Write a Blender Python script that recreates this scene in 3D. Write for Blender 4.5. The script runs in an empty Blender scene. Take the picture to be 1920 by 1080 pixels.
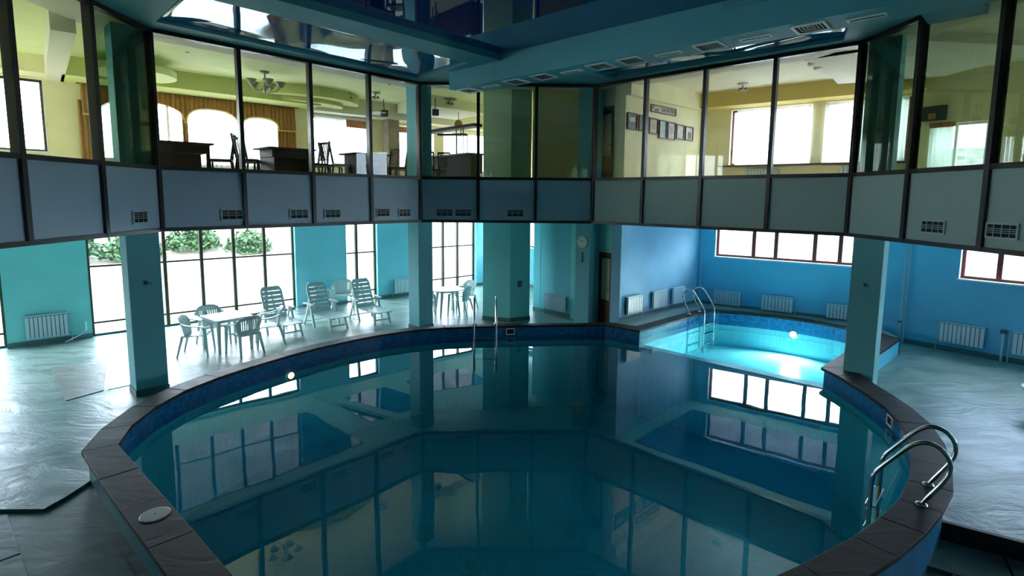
import bpy, math, random
from mathutils import Vector, Matrix
from mathutils.geometry import tessellate_polygon
random.seed(7)
SC = bpy.context.scene
COL = SC.collection

# ------------------------------------------------------------------ camera
cam_d = bpy.data.cameras.new('camera')
cam = bpy.data.objects.new('camera', cam_d)
COL.objects.link(cam)
R_ = Vector((0.99965682, -0.02466177, 0.0088345))
U_ = Vector((-0.0060127, 0.11223401, 0.99366361))
F_ = Vector((0.02549703, 0.99337572, -0.11204721))
M = Matrix((R_, U_, -F_)).transposed().to_4x4()
M.translation = Vector((0, 0, 3.3))
cam.matrix_world = M
cam_d.sensor_width = 36.0
cam_d.lens = 995.213 / 1920 * 36
cam_d.shift_y = -59.84 / 1920
cam_d.clip_start = 0.05
cam_d.clip_end = 300
SC.camera = cam

# ------------------------------------------------------------------ world, sun, exposure
world = bpy.data.worlds.new('overcast_sky')
SC.world = world
world.use_nodes = True
wn = world.node_tree.nodes
wl = world.node_tree.links
bg = wn['Background']
bg.inputs['Color'].default_value = (0.86, 0.94, 1.0, 1)
bg.inputs['Strength'].default_value = 7.0
tc = wn.new('ShaderNodeTexCoord')
nz = wn.new('ShaderNodeTexNoise')
nz.inputs['Scale'].default_value = 2.2
nz.inputs['Detail'].default_value = 5
cr = wn.new('ShaderNodeValToRGB')
cr.color_ramp.elements[0].position = 0.38
cr.color_ramp.elements[0].color = (0.52, 0.70, 1.0, 1)
cr.color_ramp.elements[1].position = 0.6
cr.color_ramp.elements[1].color = (0.95, 0.98, 1.0, 1)
wl.new(tc.outputs['Generated'], nz.inputs['Vector'])
wl.new(nz.outputs['Fac'], cr.inputs['Fac'])
wl.new(cr.outputs['Color'], bg.inputs['Color'])
sun_d = bpy.data.lights.new('sun', 'SUN')
sun_d.energy = 1.5
sun_d.angle = 0.01
sun_d.color = (1.0, 0.95, 0.86)
sun = bpy.data.objects.new('sun', sun_d)
COL.objects.link(sun)
sun.rotation_euler = Vector((0.25, 0.5, -0.95)).to_track_quat('-Z', 'Y').to_euler()
SC.view_settings.view_transform = 'Standard'
SC.view_settings.look = 'None'
SC.view_settings.gamma = 1.0
SC.view_settings.use_curve_mapping = False
SC.view_settings.exposure = 1.55
SC.cycles.max_bounces = 12
SC.cycles.diffuse_bounces = 6
SC.cycles.glossy_bounces = 5
SC.cycles.transparent_max_bounces = 24
SC.cycles.caustics_reflective = False
SC.cycles.caustics_refractive = False
SC.cycles.sample_clamp_indirect = 6.0

# ------------------------------------------------------------------ materials
MAT = {}
def mat(name, col, rough=0.6, metal=0.0, spec=0.5, var=0.0, vscale=3.0, bump=0.0, bscale=20.0, emit=None, estr=0.0, coat=0.0, col2=None, vdetail=4):
    if name in MAT: return MAT[name]
    m = bpy.data.materials.new(name); m.use_nodes = True
    n = m.node_tree.nodes; l = m.node_tree.links
    p = n['Principled BSDF']
    p.inputs['Base Color'].default_value = (*col, 1)
    p.inputs['Roughness'].default_value = rough
    p.inputs['Metallic'].default_value = metal
    p.inputs['Specular IOR Level'].default_value = spec
    p.inputs['Coat Weight'].default_value = coat
    p.inputs['Coat Roughness'].default_value = 0.03
    if var > 0 or bump > 0:
        t = n.new('ShaderNodeTexCoord')
    if var > 0:
        z = n.new('ShaderNodeTexNoise'); z.inputs['Scale'].default_value = vscale; z.inputs['Detail'].default_value = vdetail
        r = n.new('ShaderNodeValToRGB')
        r.color_ramp.elements[0].position = 0.3; r.color_ramp.elements[1].position = 0.7
        c2 = col2 if col2 else tuple(max(0, c * (1 - var)) for c in col)
        c1 = tuple(min(1, c * (1 + var * 0.4)) for c in col) if not col2 else col
        r.color_ramp.elements[0].color = (*c2, 1); r.color_ramp.elements[1].color = (*c1, 1)
        l.new(t.outputs['Object'], z.inputs['Vector']); l.new(z.outputs['Fac'], r.inputs['Fac']); l.new(r.outputs['Color'], p.inputs['Base Color'])
    if bump > 0:
        z2 = n.new('ShaderNodeTexNoise'); z2.inputs['Scale'].default_value = bscale; z2.inputs['Detail'].default_value = 3
        b = n.new('ShaderNodeBump'); b.inputs['Strength'].default_value = 1.0; b.inputs['Distance'].default_value = bump
        l.new(t.outputs['Object'], z2.inputs['Vector']); l.new(z2.outputs['Fac'], b.inputs['Height']); l.new(b.outputs['Normal'], p.inputs['Normal'])
    if emit:
        p.inputs['Emission Color'].default_value = (*emit, 1); p.inputs['Emission Strength'].default_value = estr
    MAT[name] = m
    return m

def glassy(name, tint, f0, rough=0.0, wave=0.0, wscale=1.0, volume=None):
    m = bpy.data.materials.new(name); m.use_nodes = True
    n = m.node_tree.nodes; l = m.node_tree.links
    n.remove(n['Principled BSDF'])
    out = n['Material Output']
    g = n.new('ShaderNodeNewGeometry')
    d = n.new('ShaderNodeVectorMath'); d.operation = 'DOT_PRODUCT'
    l.new(g.outputs['Normal'], d.inputs[0]); l.new(g.outputs['Incoming'], d.inputs[1])
    a = n.new('ShaderNodeMath'); a.operation = 'ABSOLUTE'; l.new(d.outputs['Value'], a.inputs[0])
    s = n.new('ShaderNodeMath'); s.operation = 'SUBTRACT'; s.inputs[0].default_value = 1.0; l.new(a.outputs[0], s.inputs[1]); s.use_clamp = True
    pw = n.new('ShaderNodeMath'); pw.operation = 'POWER'; l.new(s.outputs[0], pw.inputs[0]); pw.inputs[1].default_value = 5.0
    ma = n.new('ShaderNodeMath'); ma.operation = 'MULTIPLY_ADD'; l.new(pw.outputs[0], ma.inputs[0]); ma.inputs[1].default_value = 1 - f0; ma.inputs[2].default_value = f0; ma.use_clamp = True
    tr = n.new('ShaderNodeBsdfTransparent'); tr.inputs['Color'].default_value = (*tint, 1)
    gl = n.new('ShaderNodeBsdfGlossy'); gl.inputs['Roughness'].default_value = rough
    mx = n.new('ShaderNodeMixShader')
    l.new(ma.outputs[0], mx.inputs[0]); l.new(tr.outputs[0], mx.inputs[1]); l.new(gl.outputs[0], mx.inputs[2]); l.new(mx.outputs[0], out.inputs['Surface'])
    if wave > 0:
        t = n.new('ShaderNodeTexCoord')
        z = n.new('ShaderNodeTexNoise'); z.inputs['Scale'].default_value = wscale; z.inputs['Detail'].default_value = 1
        b = n.new('ShaderNodeBump'); b.inputs['Distance'].default_value = wave; b.inputs['Strength'].default_value = 1
        l.new(t.outputs['Object'], z.inputs['Vector']); l.new(z.outputs['Fac'], b.inputs['Height']); l.new(b.outputs['Normal'], gl.inputs['Normal'])
    if volume:
        v = n.new('ShaderNodeVolumeAbsorption'); v.inputs['Color'].default_value = (*volume[0], 1); v.inputs['Density'].default_value = volume[1]
        l.new(v.outputs[0], out.inputs['Volume'])
    MAT[name] = m
    return m

def sheer(name, col, trans):
    m = bpy.data.materials.new(name); m.use_nodes = True
    n = m.node_tree.nodes; l = m.node_tree.links
    n.remove(n['Principled BSDF'])
    tl = n.new('ShaderNodeBsdfTranslucent'); tl.inputs['Color'].default_value = (*col, 1)
    df = n.new('ShaderNodeBsdfDiffuse'); df.inputs['Color'].default_value = (*col, 1)
    tp = n.new('ShaderNodeBsdfTransparent')
    m1 = n.new('ShaderNodeMixShader'); m1.inputs[0].default_value = 0.35
    m2 = n.new('ShaderNodeMixShader'); m2.inputs[0].default_value = trans
    l.new(tl.outputs[0], m1.inputs[1]); l.new(df.outputs[0], m1.inputs[2]); l.new(m1.outputs[0], m2.inputs[1]); l.new(tp.outputs[0], m2.inputs[2]); l.new(m2.outputs[0], n['Material Output'].inputs['Surface'])
    MAT[name] = m
    return m

def mosaic(name, c1, c2, mortar, scale, bw=0.5, rh=0.25):
    m = bpy.data.materials.new(name); m.use_nodes = True
    n = m.node_tree.nodes; l = m.node_tree.links; p = n['Principled BSDF']
    uv = n.new('ShaderNodeUVMap'); uv.uv_map = 'UVMap'
    b = n.new('ShaderNodeTexBrick'); b.offset = 0.0
    b.inputs['Color1'].default_value = (*c1, 1); b.inputs['Color2'].default_value = (*c2, 1); b.inputs['Mortar'].default_value = (*mortar, 1)
    b.inputs['Scale'].default_value = scale; b.inputs['Brick Width'].default_value = bw; b.inputs['Row Height'].default_value = rh; b.inputs['Mortar Size'].default_value = 0.02
    l.new(uv.outputs[0], b.inputs['Vector']); l.new(b.outputs['Color'], p.inputs['Base Color'])
    p.inputs['Roughness'].default_value = 0.25
    MAT[name] = m
    return m

T_TURQ = mat('wall paint tinted by turquoise light', (0.26, 0.78, 0.76), 0.7, var=0.12, vscale=0.7)  # light blue wall paint, turquoise cast of the light mixed into the colour
T_AQUA = mat('wall paint tinted by aqua light', (0.25, 0.70, 0.80), 0.7, var=0.12, vscale=0.7)  # same wall paint with the aqua light cast in its colour
T_BLUE = mat('wall paint tinted by blue light', (0.15, 0.56, 0.82), 0.7, var=0.14, vscale=0.8)  # same wall paint, bluer light of the right side put into the colour
T_VIOL = mat('pale wall paint tinted by blue light', (0.30, 0.60, 0.84), 0.7, var=0.18, vscale=0.9)  # same wall paint, violet-blue light cast put into the colour
T_COL = mat('column turquoise paint', (0.17, 0.50, 0.55), 0.65, var=0.08, vscale=0.8)
T_SOFF = mat('teal ceiling paint', (0.09, 0.39, 0.48), 0.6, var=0.05, vscale=0.6)
T_UNDER = mat('teal underside with floor light baked in', (0.45, 0.82, 0.80), 0.6)  # brighter copy of the ceiling teal, floor bounce put into the colour
T_DUCT = mat('duct teal paint', (0.10, 0.46, 0.55), 0.55, var=0.05, vscale=0.6)
T_CREAM = mat('cream wall paint', (0.94, 0.89, 0.58), 0.7, var=0.06)
T_LIME = mat('lime ceiling paint', (0.86, 0.94, 0.52), 0.7, var=0.05)
T_OLIVE = mat('yellow green soffit paint', (0.66, 0.72, 0.28), 0.7, var=0.05)
T_OFFW = mat('off white ceiling paint', (0.80, 0.78, 0.66), 0.7)
T_WHITE = mat('white reveal paint', (0.85, 0.87, 0.9), 0.6)
T_FRAME = mat('dark brown aluminium', (0.012, 0.009, 0.010), 0.35, spec=0.5)
T_WINB = mat('bronze window frame', (0.045, 0.04, 0.018), 0.4)
T_WINR = mat('red brown window frame', (0.16, 0.035, 0.025), 0.45)
T_FASC_B = mat('blue grey fascia panel', (0.40, 0.51, 0.62), 0.42, var=0.06, vscale=0.5)
T_FASC_G = mat('green grey fascia panel', (0.34, 0.47, 0.46), 0.42, var=0.06, vscale=0.5)
T_VENT = mat('vent pale metal', (0.42, 0.52, 0.54), 0.4)
T_DARK = mat('vent dark interior', (0.01, 0.012, 0.014), 0.8)
T_WVENT = mat('white vent plastic', (0.75, 0.8, 0.82), 0.4)
T_RAD = mat('white radiator enamel', (0.62, 0.74, 0.80), 0.35)
T_RADB = mat('radiator dark gap', (0.05, 0.11, 0.14), 0.6)
T_PIPE = mat('painted steel pipe', (0.35, 0.5, 0.58), 0.4)
T_BASE = mat('grey baseboard', (0.12, 0.20, 0.22), 0.5, var=0.2)
T_STEEL = mat('polished steel', (0.55, 0.56, 0.55), 0.18, metal=1.0)
T_PLAST = mat('white plastic', (0.66, 0.74, 0.72), 0.35, coat=0.1)
T_DWOOD = mat('dark brown wood', (0.045, 0.025, 0.018), 0.55, spec=0.25, var=0.3, vscale=6)
T_MWOOD = mat('brown door wood', (0.16, 0.06, 0.025), 0.45, var=0.3, vscale=5)
T_GOLD = mat('gold brown curtain cloth', (0.42, 0.22, 0.07), 0.85, var=0.15, vscale=8)
T_FRINGE = mat('gold fringe', (0.80, 0.62, 0.18), 0.8)
T_ORANGE = mat('orange valance cloth', (0.62, 0.28, 0.12), 0.85)
T_NAVY = mat('navy stretch ceiling', (0.004, 0.02, 0.17), 0.02, spec=1.0, coat=1.0)
T_STRB = mat('blue stretch ceiling', (0.008, 0.15, 0.38), 0.04, spec=1.0, coat=1.0)
T_PGLASS = glassy('window glass', (0.96, 0.98, 0.97), 0.06)
T_GGLASS = glassy('gallery glass', (0.98, 0.99, 0.98), 0.022)
T_TGLASS = glassy('tinted gallery glass', (0.52, 0.60, 0.52), 0.09)
T_SHEER = sheer('white sheer cloth', (0.95, 0.96, 0.97), 0.3)
T_BLIND = sheer('white blind strip', (0.85, 0.88, 0.9), 0.15)
T_BLACK = mat('black plastic', (0.012, 0.014, 0.02), 0.4)
T_SPOT = mat('chrome lamp metal', (0.35, 0.33, 0.28), 0.3, metal=0.8)
T_SHADE = mat('amber glass lampshade', (0.35, 0.33, 0.22), 0.35)
T_PAPER = mat('framed paper', (0.70, 0.74, 0.72), 0.6, var=0.35, vscale=9)
T_PAPERG = mat('framed grey print', (0.22, 0.24, 0.22), 0.5, var=0.7, vscale=12)
T_INK = mat('dark ink', (0.06, 0.06, 0.07), 0.6)
T_ICON = mat('orange sign print', (0.8, 0.3, 0.08), 0.6)
T_CLOCK = mat('clock pale face', (0.62, 0.78, 0.60), 0.5)
T_LAMP = mat('underwater lamp lens', (0.9, 0.9, 0.8), 0.3, emit=(1.0, 0.86, 0.6), estr=6)
T_LAMPW = mat('dim warm lamp lens', (0.8, 0.6, 0.3), 0.3, emit=(1.0, 0.72, 0.30), estr=1.6)
T_DISC = mat('brushed steel disc', (0.30, 0.30, 0.27), 0.4, metal=0.6)
T_RUBBER = mat('dark hose', (0.05, 0.10, 0.10), 0.5)
T_SLATE = mat('dark step stone', (0.010, 0.012, 0.016), 0.5)
for mm in (T_STRB, T_NAVY):
    pb = mm.node_tree.nodes['Principled BSDF']; pb.inputs['IOR'].default_value = 1.9; pb.inputs['Specular Tint'].default_value = (0.45, 0.75, 1.0, 1); pb.inputs['Coat Weight'].default_value = 0.35
T_MOS = mosaic('dark blue mosaic', (0.008, 0.10, 0.26), (0.016, 0.17, 0.38), (0.005, 0.06, 0.16), 8, 0.5, 0.5)
T_TILEM = mosaic('blue pool tile', (0.03, 0.46, 0.56), (0.035, 0.49, 0.60), (0.03, 0.38, 0.48), 4, 0.5, 0.5)
T_TILES = mosaic('pool tile lightened by lamp', (0.30, 0.70, 0.82), (0.33, 0.74, 0.85), (0.25, 0.62, 0.75), 4, 0.5, 0.5)  # lighter tile colour carries the lamp light of the small pool
T_POOLP = mat('pool outer teal paint', (0.012, 0.20, 0.23), 0.45, var=0.2, vscale=2)
T_POOLB = mat('pool outer blue paint', (0.010, 0.20, 0.42), 0.45, var=0.2, vscale=2)
T_POOLL = mat('pool outer light blue paint', (0.10, 0.55, 0.80), 0.5, var=0.1, vscale=2)
T_WATER = glassy('pool water', (0.93, 0.99, 1.0), 0.10, wave=0.0018, wscale=1.3, volume=((0.25, 0.89, 0.93), 0.36))

def stone(name, c1, c2, rough, bump, scale, distort=1.2):
    m = bpy.data.materials.new(name); m.use_nodes = True
    n = m.node_tree.nodes; l = m.node_tree.links; p = n['Principled BSDF']
    t = n.new('ShaderNodeTexCoord')
    mp = n.new('ShaderNodeMapping'); mp.inputs['Scale'].default_value = (scale * 0.55, scale * 1.3, scale)
    mp.inputs['Rotation'].default_value = (0, 0, 0.35)
    z = n.new('ShaderNodeTexNoise'); z.inputs['Scale'].default_value = 1.0; z.inputs['Detail'].default_value = 7; z.inputs['Roughness'].default_value = 0.6; z.inputs['Distortion'].default_value = distort
    r = n.new('ShaderNodeValToRGB'); r.color_ramp.elements[0].position = 0.32; r.color_ramp.elements[1].position = 0.68
    r.color_ramp.elements[0].color = (*c2, 1); r.color_ramp.elements[1].color = (*c1, 1)
    b = n.new('ShaderNodeBump'); b.inputs['Distance'].default_value = bump
    rr = n.new('ShaderNodeMapRange'); rr.inputs['To Min'].default_value = rough - 0.1; rr.inputs['To Max'].default_value = rough + 0.14
    l.new(t.outputs['Object'], mp.inputs['Vector']); l.new(mp.outputs[0], z.inputs['Vector'])
    l.new(z.outputs['Fac'], r.inputs['Fac']); l.new(r.outputs['Color'], p.inputs['Base Color'])
    l.new(z.outputs['Fac'], b.inputs['Height']); l.new(b.outputs['Normal'], p.inputs['Normal'])
    l.new(z.outputs['Fac'], rr.inputs['Value']); l.new(rr.outputs[0], p.inputs['Roughness'])
    MAT[name] = m
    return m
T_FLOOR = stone('pale polished stone floor', (0.31, 0.45, 0.41), (0.14, 0.22, 0.20), 0.32, 0.022, 2.0)
T_FLOORD = stone('worn grey stone slab', (0.22, 0.26, 0.24), (0.12, 0.15, 0.14), 0.42, 0.012, 3.0)
T_FLOORL = stone('worn green grey stone slab', (0.16, 0.23, 0.20), (0.07, 0.10, 0.09), 0.45, 0.012, 3.0)
T_COPE = stone('dark brown slate coping', (0.024, 0.020, 0.017), (0.009, 0.008, 0.008), 0.50, 0.008, 3.0)
T_COPE.node_tree.nodes['Principled BSDF'].inputs['Specular IOR Level'].default_value = 0.3
T_GRASS = mat('dry bleached grass', (0.20, 0.17, 0.145), 0.9, var=0.3, vscale=1.6, vdetail=9, col2=(0.07, 0.085, 0.045), bump=0.1, bscale=3)
T_ROCK = mat('pale rocky ground', (0.26, 0.25, 0.25), 0.9, var=0.35, vscale=1.6, vdetail=9, col2=(0.09, 0.09, 0.09), bump=0.1, bscale=2)
T_LEAF = mat('bush leaves', (0.025, 0.075, 0.018), 0.7, var=0.5, vscale=3)
T_BARK = mat('bark', (0.10, 0.07, 0.05), 0.9)

# ------------------------------------------------------------------ mesh helpers
class MB:
    def __init__(s): s.v = []; s.f = []; s.uv = None
    def add(s, vs, fs):
        o = len(s.v); s.v += [tuple(x) for x in vs]; s.f += [tuple(i + o for i in f) for f in fs]; return s
    def box(s, c, size, rz=0.0):
        x, y, z = (k / 2 for k in size); ca, sa = math.cos(rz), math.sin(rz)
        vs = []
        for dz in (-z, z):
            for dx, dy in ((-x, -y), (x, -y), (x, y), (-x, y)):
                vs.append((c[0] + dx * ca - dy * sa, c[1] + dx * sa + dy * ca, c[2] + dz))
        return s.add(vs, [(3, 2, 1, 0), (4, 5, 6, 7), (0, 1, 5, 4), (1, 2, 6, 5), (2, 3, 7, 6), (3, 0, 4, 7)])
    def hexa(s, bot, top):
        return s.add(list(bot) + list(top), [(3, 2, 1, 0), (4, 5, 6, 7), (0, 1, 5, 4), (1, 2, 6, 5), (2, 3, 7, 6), (3, 0, 4, 7)])
    def prism(s, poly, z0, z1, hole=None):
        loops = [[Vector((x, y, 0)) for x, y in poly]]
        if hole: loops.append([Vector((x, y, 0)) for x, y in hole])
        tris = tessellate_polygon(loops)
        flat = [p for lp in loops for p in lp]
        n = len(flat)
        vs = [(p.x, p.y, z0) for p in flat] + [(p.x, p.y, z1) for p in flat]
        fs = []
        for t in tris:
            a, b, c = (flat[i] for i in t)
            if (b - a).cross(c - a).z < 0: t = t[::-1]
            fs.append((t[0] + n, t[1] + n, t[2] + n)); fs.append((t[2], t[1], t[0]))
        o = 0
        for k, lp in enumerate(loops):
            m = len(lp)
            area = sum(lp[i].x * lp[(i + 1) % m].y - lp[(i + 1) % m].x * lp[i].y for i in range(m))
            fl = (area > 0) == (k == 0)
            for i in range(m):
                j = (i + 1) % m
                q = (o + i, o + j, o + j + n, o + i + n)
                fs.append(q if fl else q[::-1])
            o += m
        return s.add(vs, fs)
    def tube(s, path, r, n=8, cap=True):
        P = [Vector(p) for p in path]; vs = []; fs = []
        rr = r if isinstance(r, (list, tuple)) else [r] * len(P)
        up = None
        for i, p in enumerate(P):
            t = (P[min(i + 1, len(P) - 1)] - P[max(i - 1, 0)]).normalized()
            if up is None:
                up = Vector((0, 0, 1)) if abs(t.z) < 0.9 else Vector((1, 0, 0))
            a = (up - t * up.dot(t)).normalized(); b = t.cross(a); up = a
            for k in range(n):
                th = 2 * math.pi * k / n
                vs.append(p + (a * math.cos(th) + b * math.sin(th)) * rr[i])
        for i in range(len(P) - 1):
            for k in range(n):
                k2 = (k + 1) % n
                fs.append((i * n + k, i * n + k2, (i + 1) * n + k2, (i + 1) * n + k))
        if cap:
            fs.append(tuple(range(n))[::-1]); fs.append(tuple(range((len(P) - 1) * n, len(P) * n)))
        return s.add(vs, fs)
    def lathe(s, prof, n=16, c=(0, 0, 0)):
        vs = []; fs = []
        for r, z in prof:
            for k in range(n):
                th = 2 * math.pi * k / n
                vs.append((c[0] + r * math.cos(th), c[1] + r * math.sin(th), c[2] + z))
        for i in range(len(prof) - 1):
            for k in range(n):
                k2 = (k + 1) % n
                fs.append((i * n + k, i * n + k2, (i + 1) * n + k2, (i + 1) * n + k))
        fs.append(tuple(range(n))[::-1]); fs.append(tuple(range((len(prof) - 1) * n, len(prof) * n)))
        return s.add(vs, fs)
    def build(s, name, m, parent=None, smooth=False, bevel=0.0, solid=0.0):
        me = bpy.data.meshes.new(name); me.from_pydata(s.v, [], s.f); me.update()
        if s.uv:
            uvl = me.uv_layers.new(name='UVMap')
            for lp in me.loops: uvl.data[lp.index].uv = s.uv[lp.vertex_index]
        me.materials.append(m)
        if smooth: me.polygons.foreach_set('use_smooth', [True] * len(me.polygons))
        o = bpy.data.objects.new(name, me); COL.objects.link(o)
        if parent: o.parent = parent
        if solid:
            k = o.modifiers.new('solid', 'SOLIDIFY'); k.thickness = solid; k.offset = 0
        if bevel:
            k = o.modifiers.new('bevel', 'BEVEL'); k.width = bevel; k.segments = 2; k.limit_method = 'ANGLE'
        return o

def tag(o, label, cat, group=None, kind=None):
    o['label'] = label; o['category'] = cat
    if group: o['group'] = group
    if kind: o['kind'] = kind
    return o
def thing(name, label, cat, loc=(0, 0, 0), rz=0.0, group=None):
    o = bpy.data.objects.new(name, None); COL.objects.link(o)
    o.empty_display_size = 0.1
    o.location = loc; o.rotation_euler = (0, 0, rz)
    return tag(o, label, cat, group)
def struct(name, label=None, loc=(0, 0, 0)):
    o = bpy.data.objects.new(name, None); COL.objects.link(o); o.empty_display_size = 0.1
    o.location = loc; o['kind'] = 'structure'
    if label: o['label'] = label
    return o
def skind(o, label=None, cat=None):
    o['kind'] = 'structure'
    if label: o['label'] = label
    return o
def dup(o, parent=None, loc=None, rz=None, label=None, group=None):
    c = o.copy(); COL.objects.link(c)
    if parent: c.parent = parent
    if loc is not None: c.location = loc
    if rz is not None: c.rotation_euler = (0, 0, rz)
    if label: c['label'] = label
    if group: c['group'] = group
    for ch in list(o.children): dup(ch, c)
    return c

class Line:
    """a wall line: u runs along it, o is the offset into the room"""
    def __init__(s, A, B):
        s.A = Vector(A); s.B = Vector(B); s.L = (s.B - s.A).length
        s.d = (s.B - s.A).normalized(); s.n = Vector((s.d.y, -s.d.x)); s.ang = math.atan2(s.d.y, s.d.x)
    def p(s, u, o=0.0): return s.A + s.d * u + s.n * o
    def P3(s, u, o, z): q = s.p(u, o); return (q.x, q.y, z)
    def box(s, mb, u0, u1, o0, o1, z0, z1):
        b = [s.P3(u0, o1, z0), s.P3(u1, o1, z0), s.P3(u1, o0, z0), s.P3(u0, o0, z0)]
        t = [(x, y, z1) for x, y, z in b]
        mb.hexa(b, t)
def wall(ln, name, m, u0, u1, z0, z1, holes=(), thick=0.28, label=None):
    mb = MB()
    us = sorted({u0, u1, *[h[0] for h in holes], *[h[1] for h in holes]})
    us = [u for u in us if u0 <= u <= u1]
    for a, b in zip(us[:-1], us[1:]):
        cur = z0; c = (a + b) / 2
        for h in sorted([h for h in holes if h[0] < c < h[1]], key=lambda h: h[2]):
            if h[2] > cur: ln.box(mb, a, b, -thick, 0, cur, h[2])
            cur = h[3]
        if cur < z1: ln.box(mb, a, b, -thick, 0, cur, z1)
    o = mb.build(name, m)
    return skind(o, label)
def portal(ln, u0, u1, z0, z1):
    d = bpy.data.lights.new('daylight_portal', 'AREA'); d.shape = 'RECTANGLE'
    d.size = u1 - u0; d.size_y = z1 - z0
    d.cycles.is_portal = True
    o = bpy.data.objects.new('daylight_portal', d); COL.objects.link(o)
    c = ln.p((u0 + u1) / 2, -0.34)
    o.location = (c.x, c.y, (z0 + z1) / 2)
    o.rotation_euler = Vector((ln.n.x, ln.n.y, 0)).to_track_quat('-Z', 'Z').to_euler()
WN = [0]
def window(ln, u0, u1, z0, z1, mull, rails, fm, fw=0.05, depth=0.08, off=-0.2, label=None, port=True, glass=None, edge=True, reveal=True, mw=None):
    WN[0] += 1
    w = struct('window_%d' % WN[0], label)
    mw = mw or fw
    if edge:
        mb = MB()
        ln.box(mb, u0, u0 + fw, off, off + depth, z0, z1); ln.box(mb, u1 - fw, u1, off, off + depth, z0, z1)
        ln.box(mb, u0 + fw, u1 - fw, off, off + depth, z0, z0 + fw); ln.box(mb, u0 + fw, u1 - fw, off, off + depth, z1 - fw, z1)
        mb.build('window_frame', fm, w)
    for m_ in mull:
        mb = MB(); ln.box(mb, m_ - mw / 2, m_ + mw / 2, off, off + depth + 0.01, z0, z1); mb.build('mullion', fm, w)
    for r in rails:
        mb = MB(); ln.box(mb, u0 + fw, u1 - fw, off + 0.005, off + depth - 0.005, r - fw * 0.42, r + fw * 0.42); mb.build('rail', fm, w)
    us = [u0] + sorted(mull) + [u1]; zs = [z0] + sorted(rails) + [z1]
    for a, b in zip(us[:-1], us[1:]):
        for c, d in zip(zs[:-1], zs[1:]):
            mb = MB(); ln.box(mb, a + 0.02, b - 0.02, off + depth / 2 - 0.004, off + depth / 2 + 0.004, c + 0.02, d - 0.02)
            mb.build('glass_pane', glass or T_PGLASS, w)
    if reveal:
        mb = MB(); e = 0.004
        ln.box(mb, u0 - e, u0 + 0.001, -0.2, 0.004, z0, z1); ln.box(mb, u1 - 0.001, u1 + e, -0.2, 0.004, z0, z1)
        if z0 > 0.2: ln.box(mb, u0 - 0.03, u1 + 0.03, -0.2, 0.035, z0 - 0.03, z0 + 0.001)
        mb.build('reveal', reveal if reveal is not True else T_WHITE, w)
    if port: portal(ln, u0, u1, z0, z1)
    return w

# ------------------------------------------------------------------ plan
WL = Line((-10.41, 11.13), (-0.58, 19.50))
EW = Line((0.28, 20.23), (3.0, 16.9))
RT = Line((3.0, 16.9), (1.02, 15.2))
WA = Line((1.02, 15.2), (1.95, 14.17))
WD = Line((1.95, 14.17), (2.9, 12.42))
VW = Line((2.9, 12.42), (5.63, 14.75))
BW = Line((5.63, 14.75), (9.41, 11.82))
RW = Line((9.41, 11.82), (10.62, 10.14))
P0 = tuple(WL.p(-3.93))
LWL = Line((P0[0], -4.0), P0)
RR = tuple(RW.p(8.0))
RWL = Line(RR, (RR[0], -4.0))
NW = Line((RR[0], -4.0), (P0[0], -4.0))
ZB, ZM, ZT = 2.685, 3.71, 5.809
SB = [(-5.62, 8.86), (-1.876, 12.634), (2.25, 12.634), (6.03, 8.925), (6.03, 2.50), (2.25, -1.22), (-1.876, -1.22), (-5.62, 2.57)]
S = [tuple(v) for v in ((-5.485, 8.805), (-1.826, 12.514), (2.200, 12.514), (5.904, 8.865), (5.904, 2.561), (2.2, -1.1), (-1.826, -1.1), (-5.485, 2.623))]
OUT = [P0, tuple(WL.p(14.03)), (3.0, 16.9), (1.02, 15.2), (1.95, 14.17), (2.9, 12.42), (5.63, 14.75), (9.41, 11.82), RR, (RR[0], -4.0), (P0[0], -4.0)]

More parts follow.
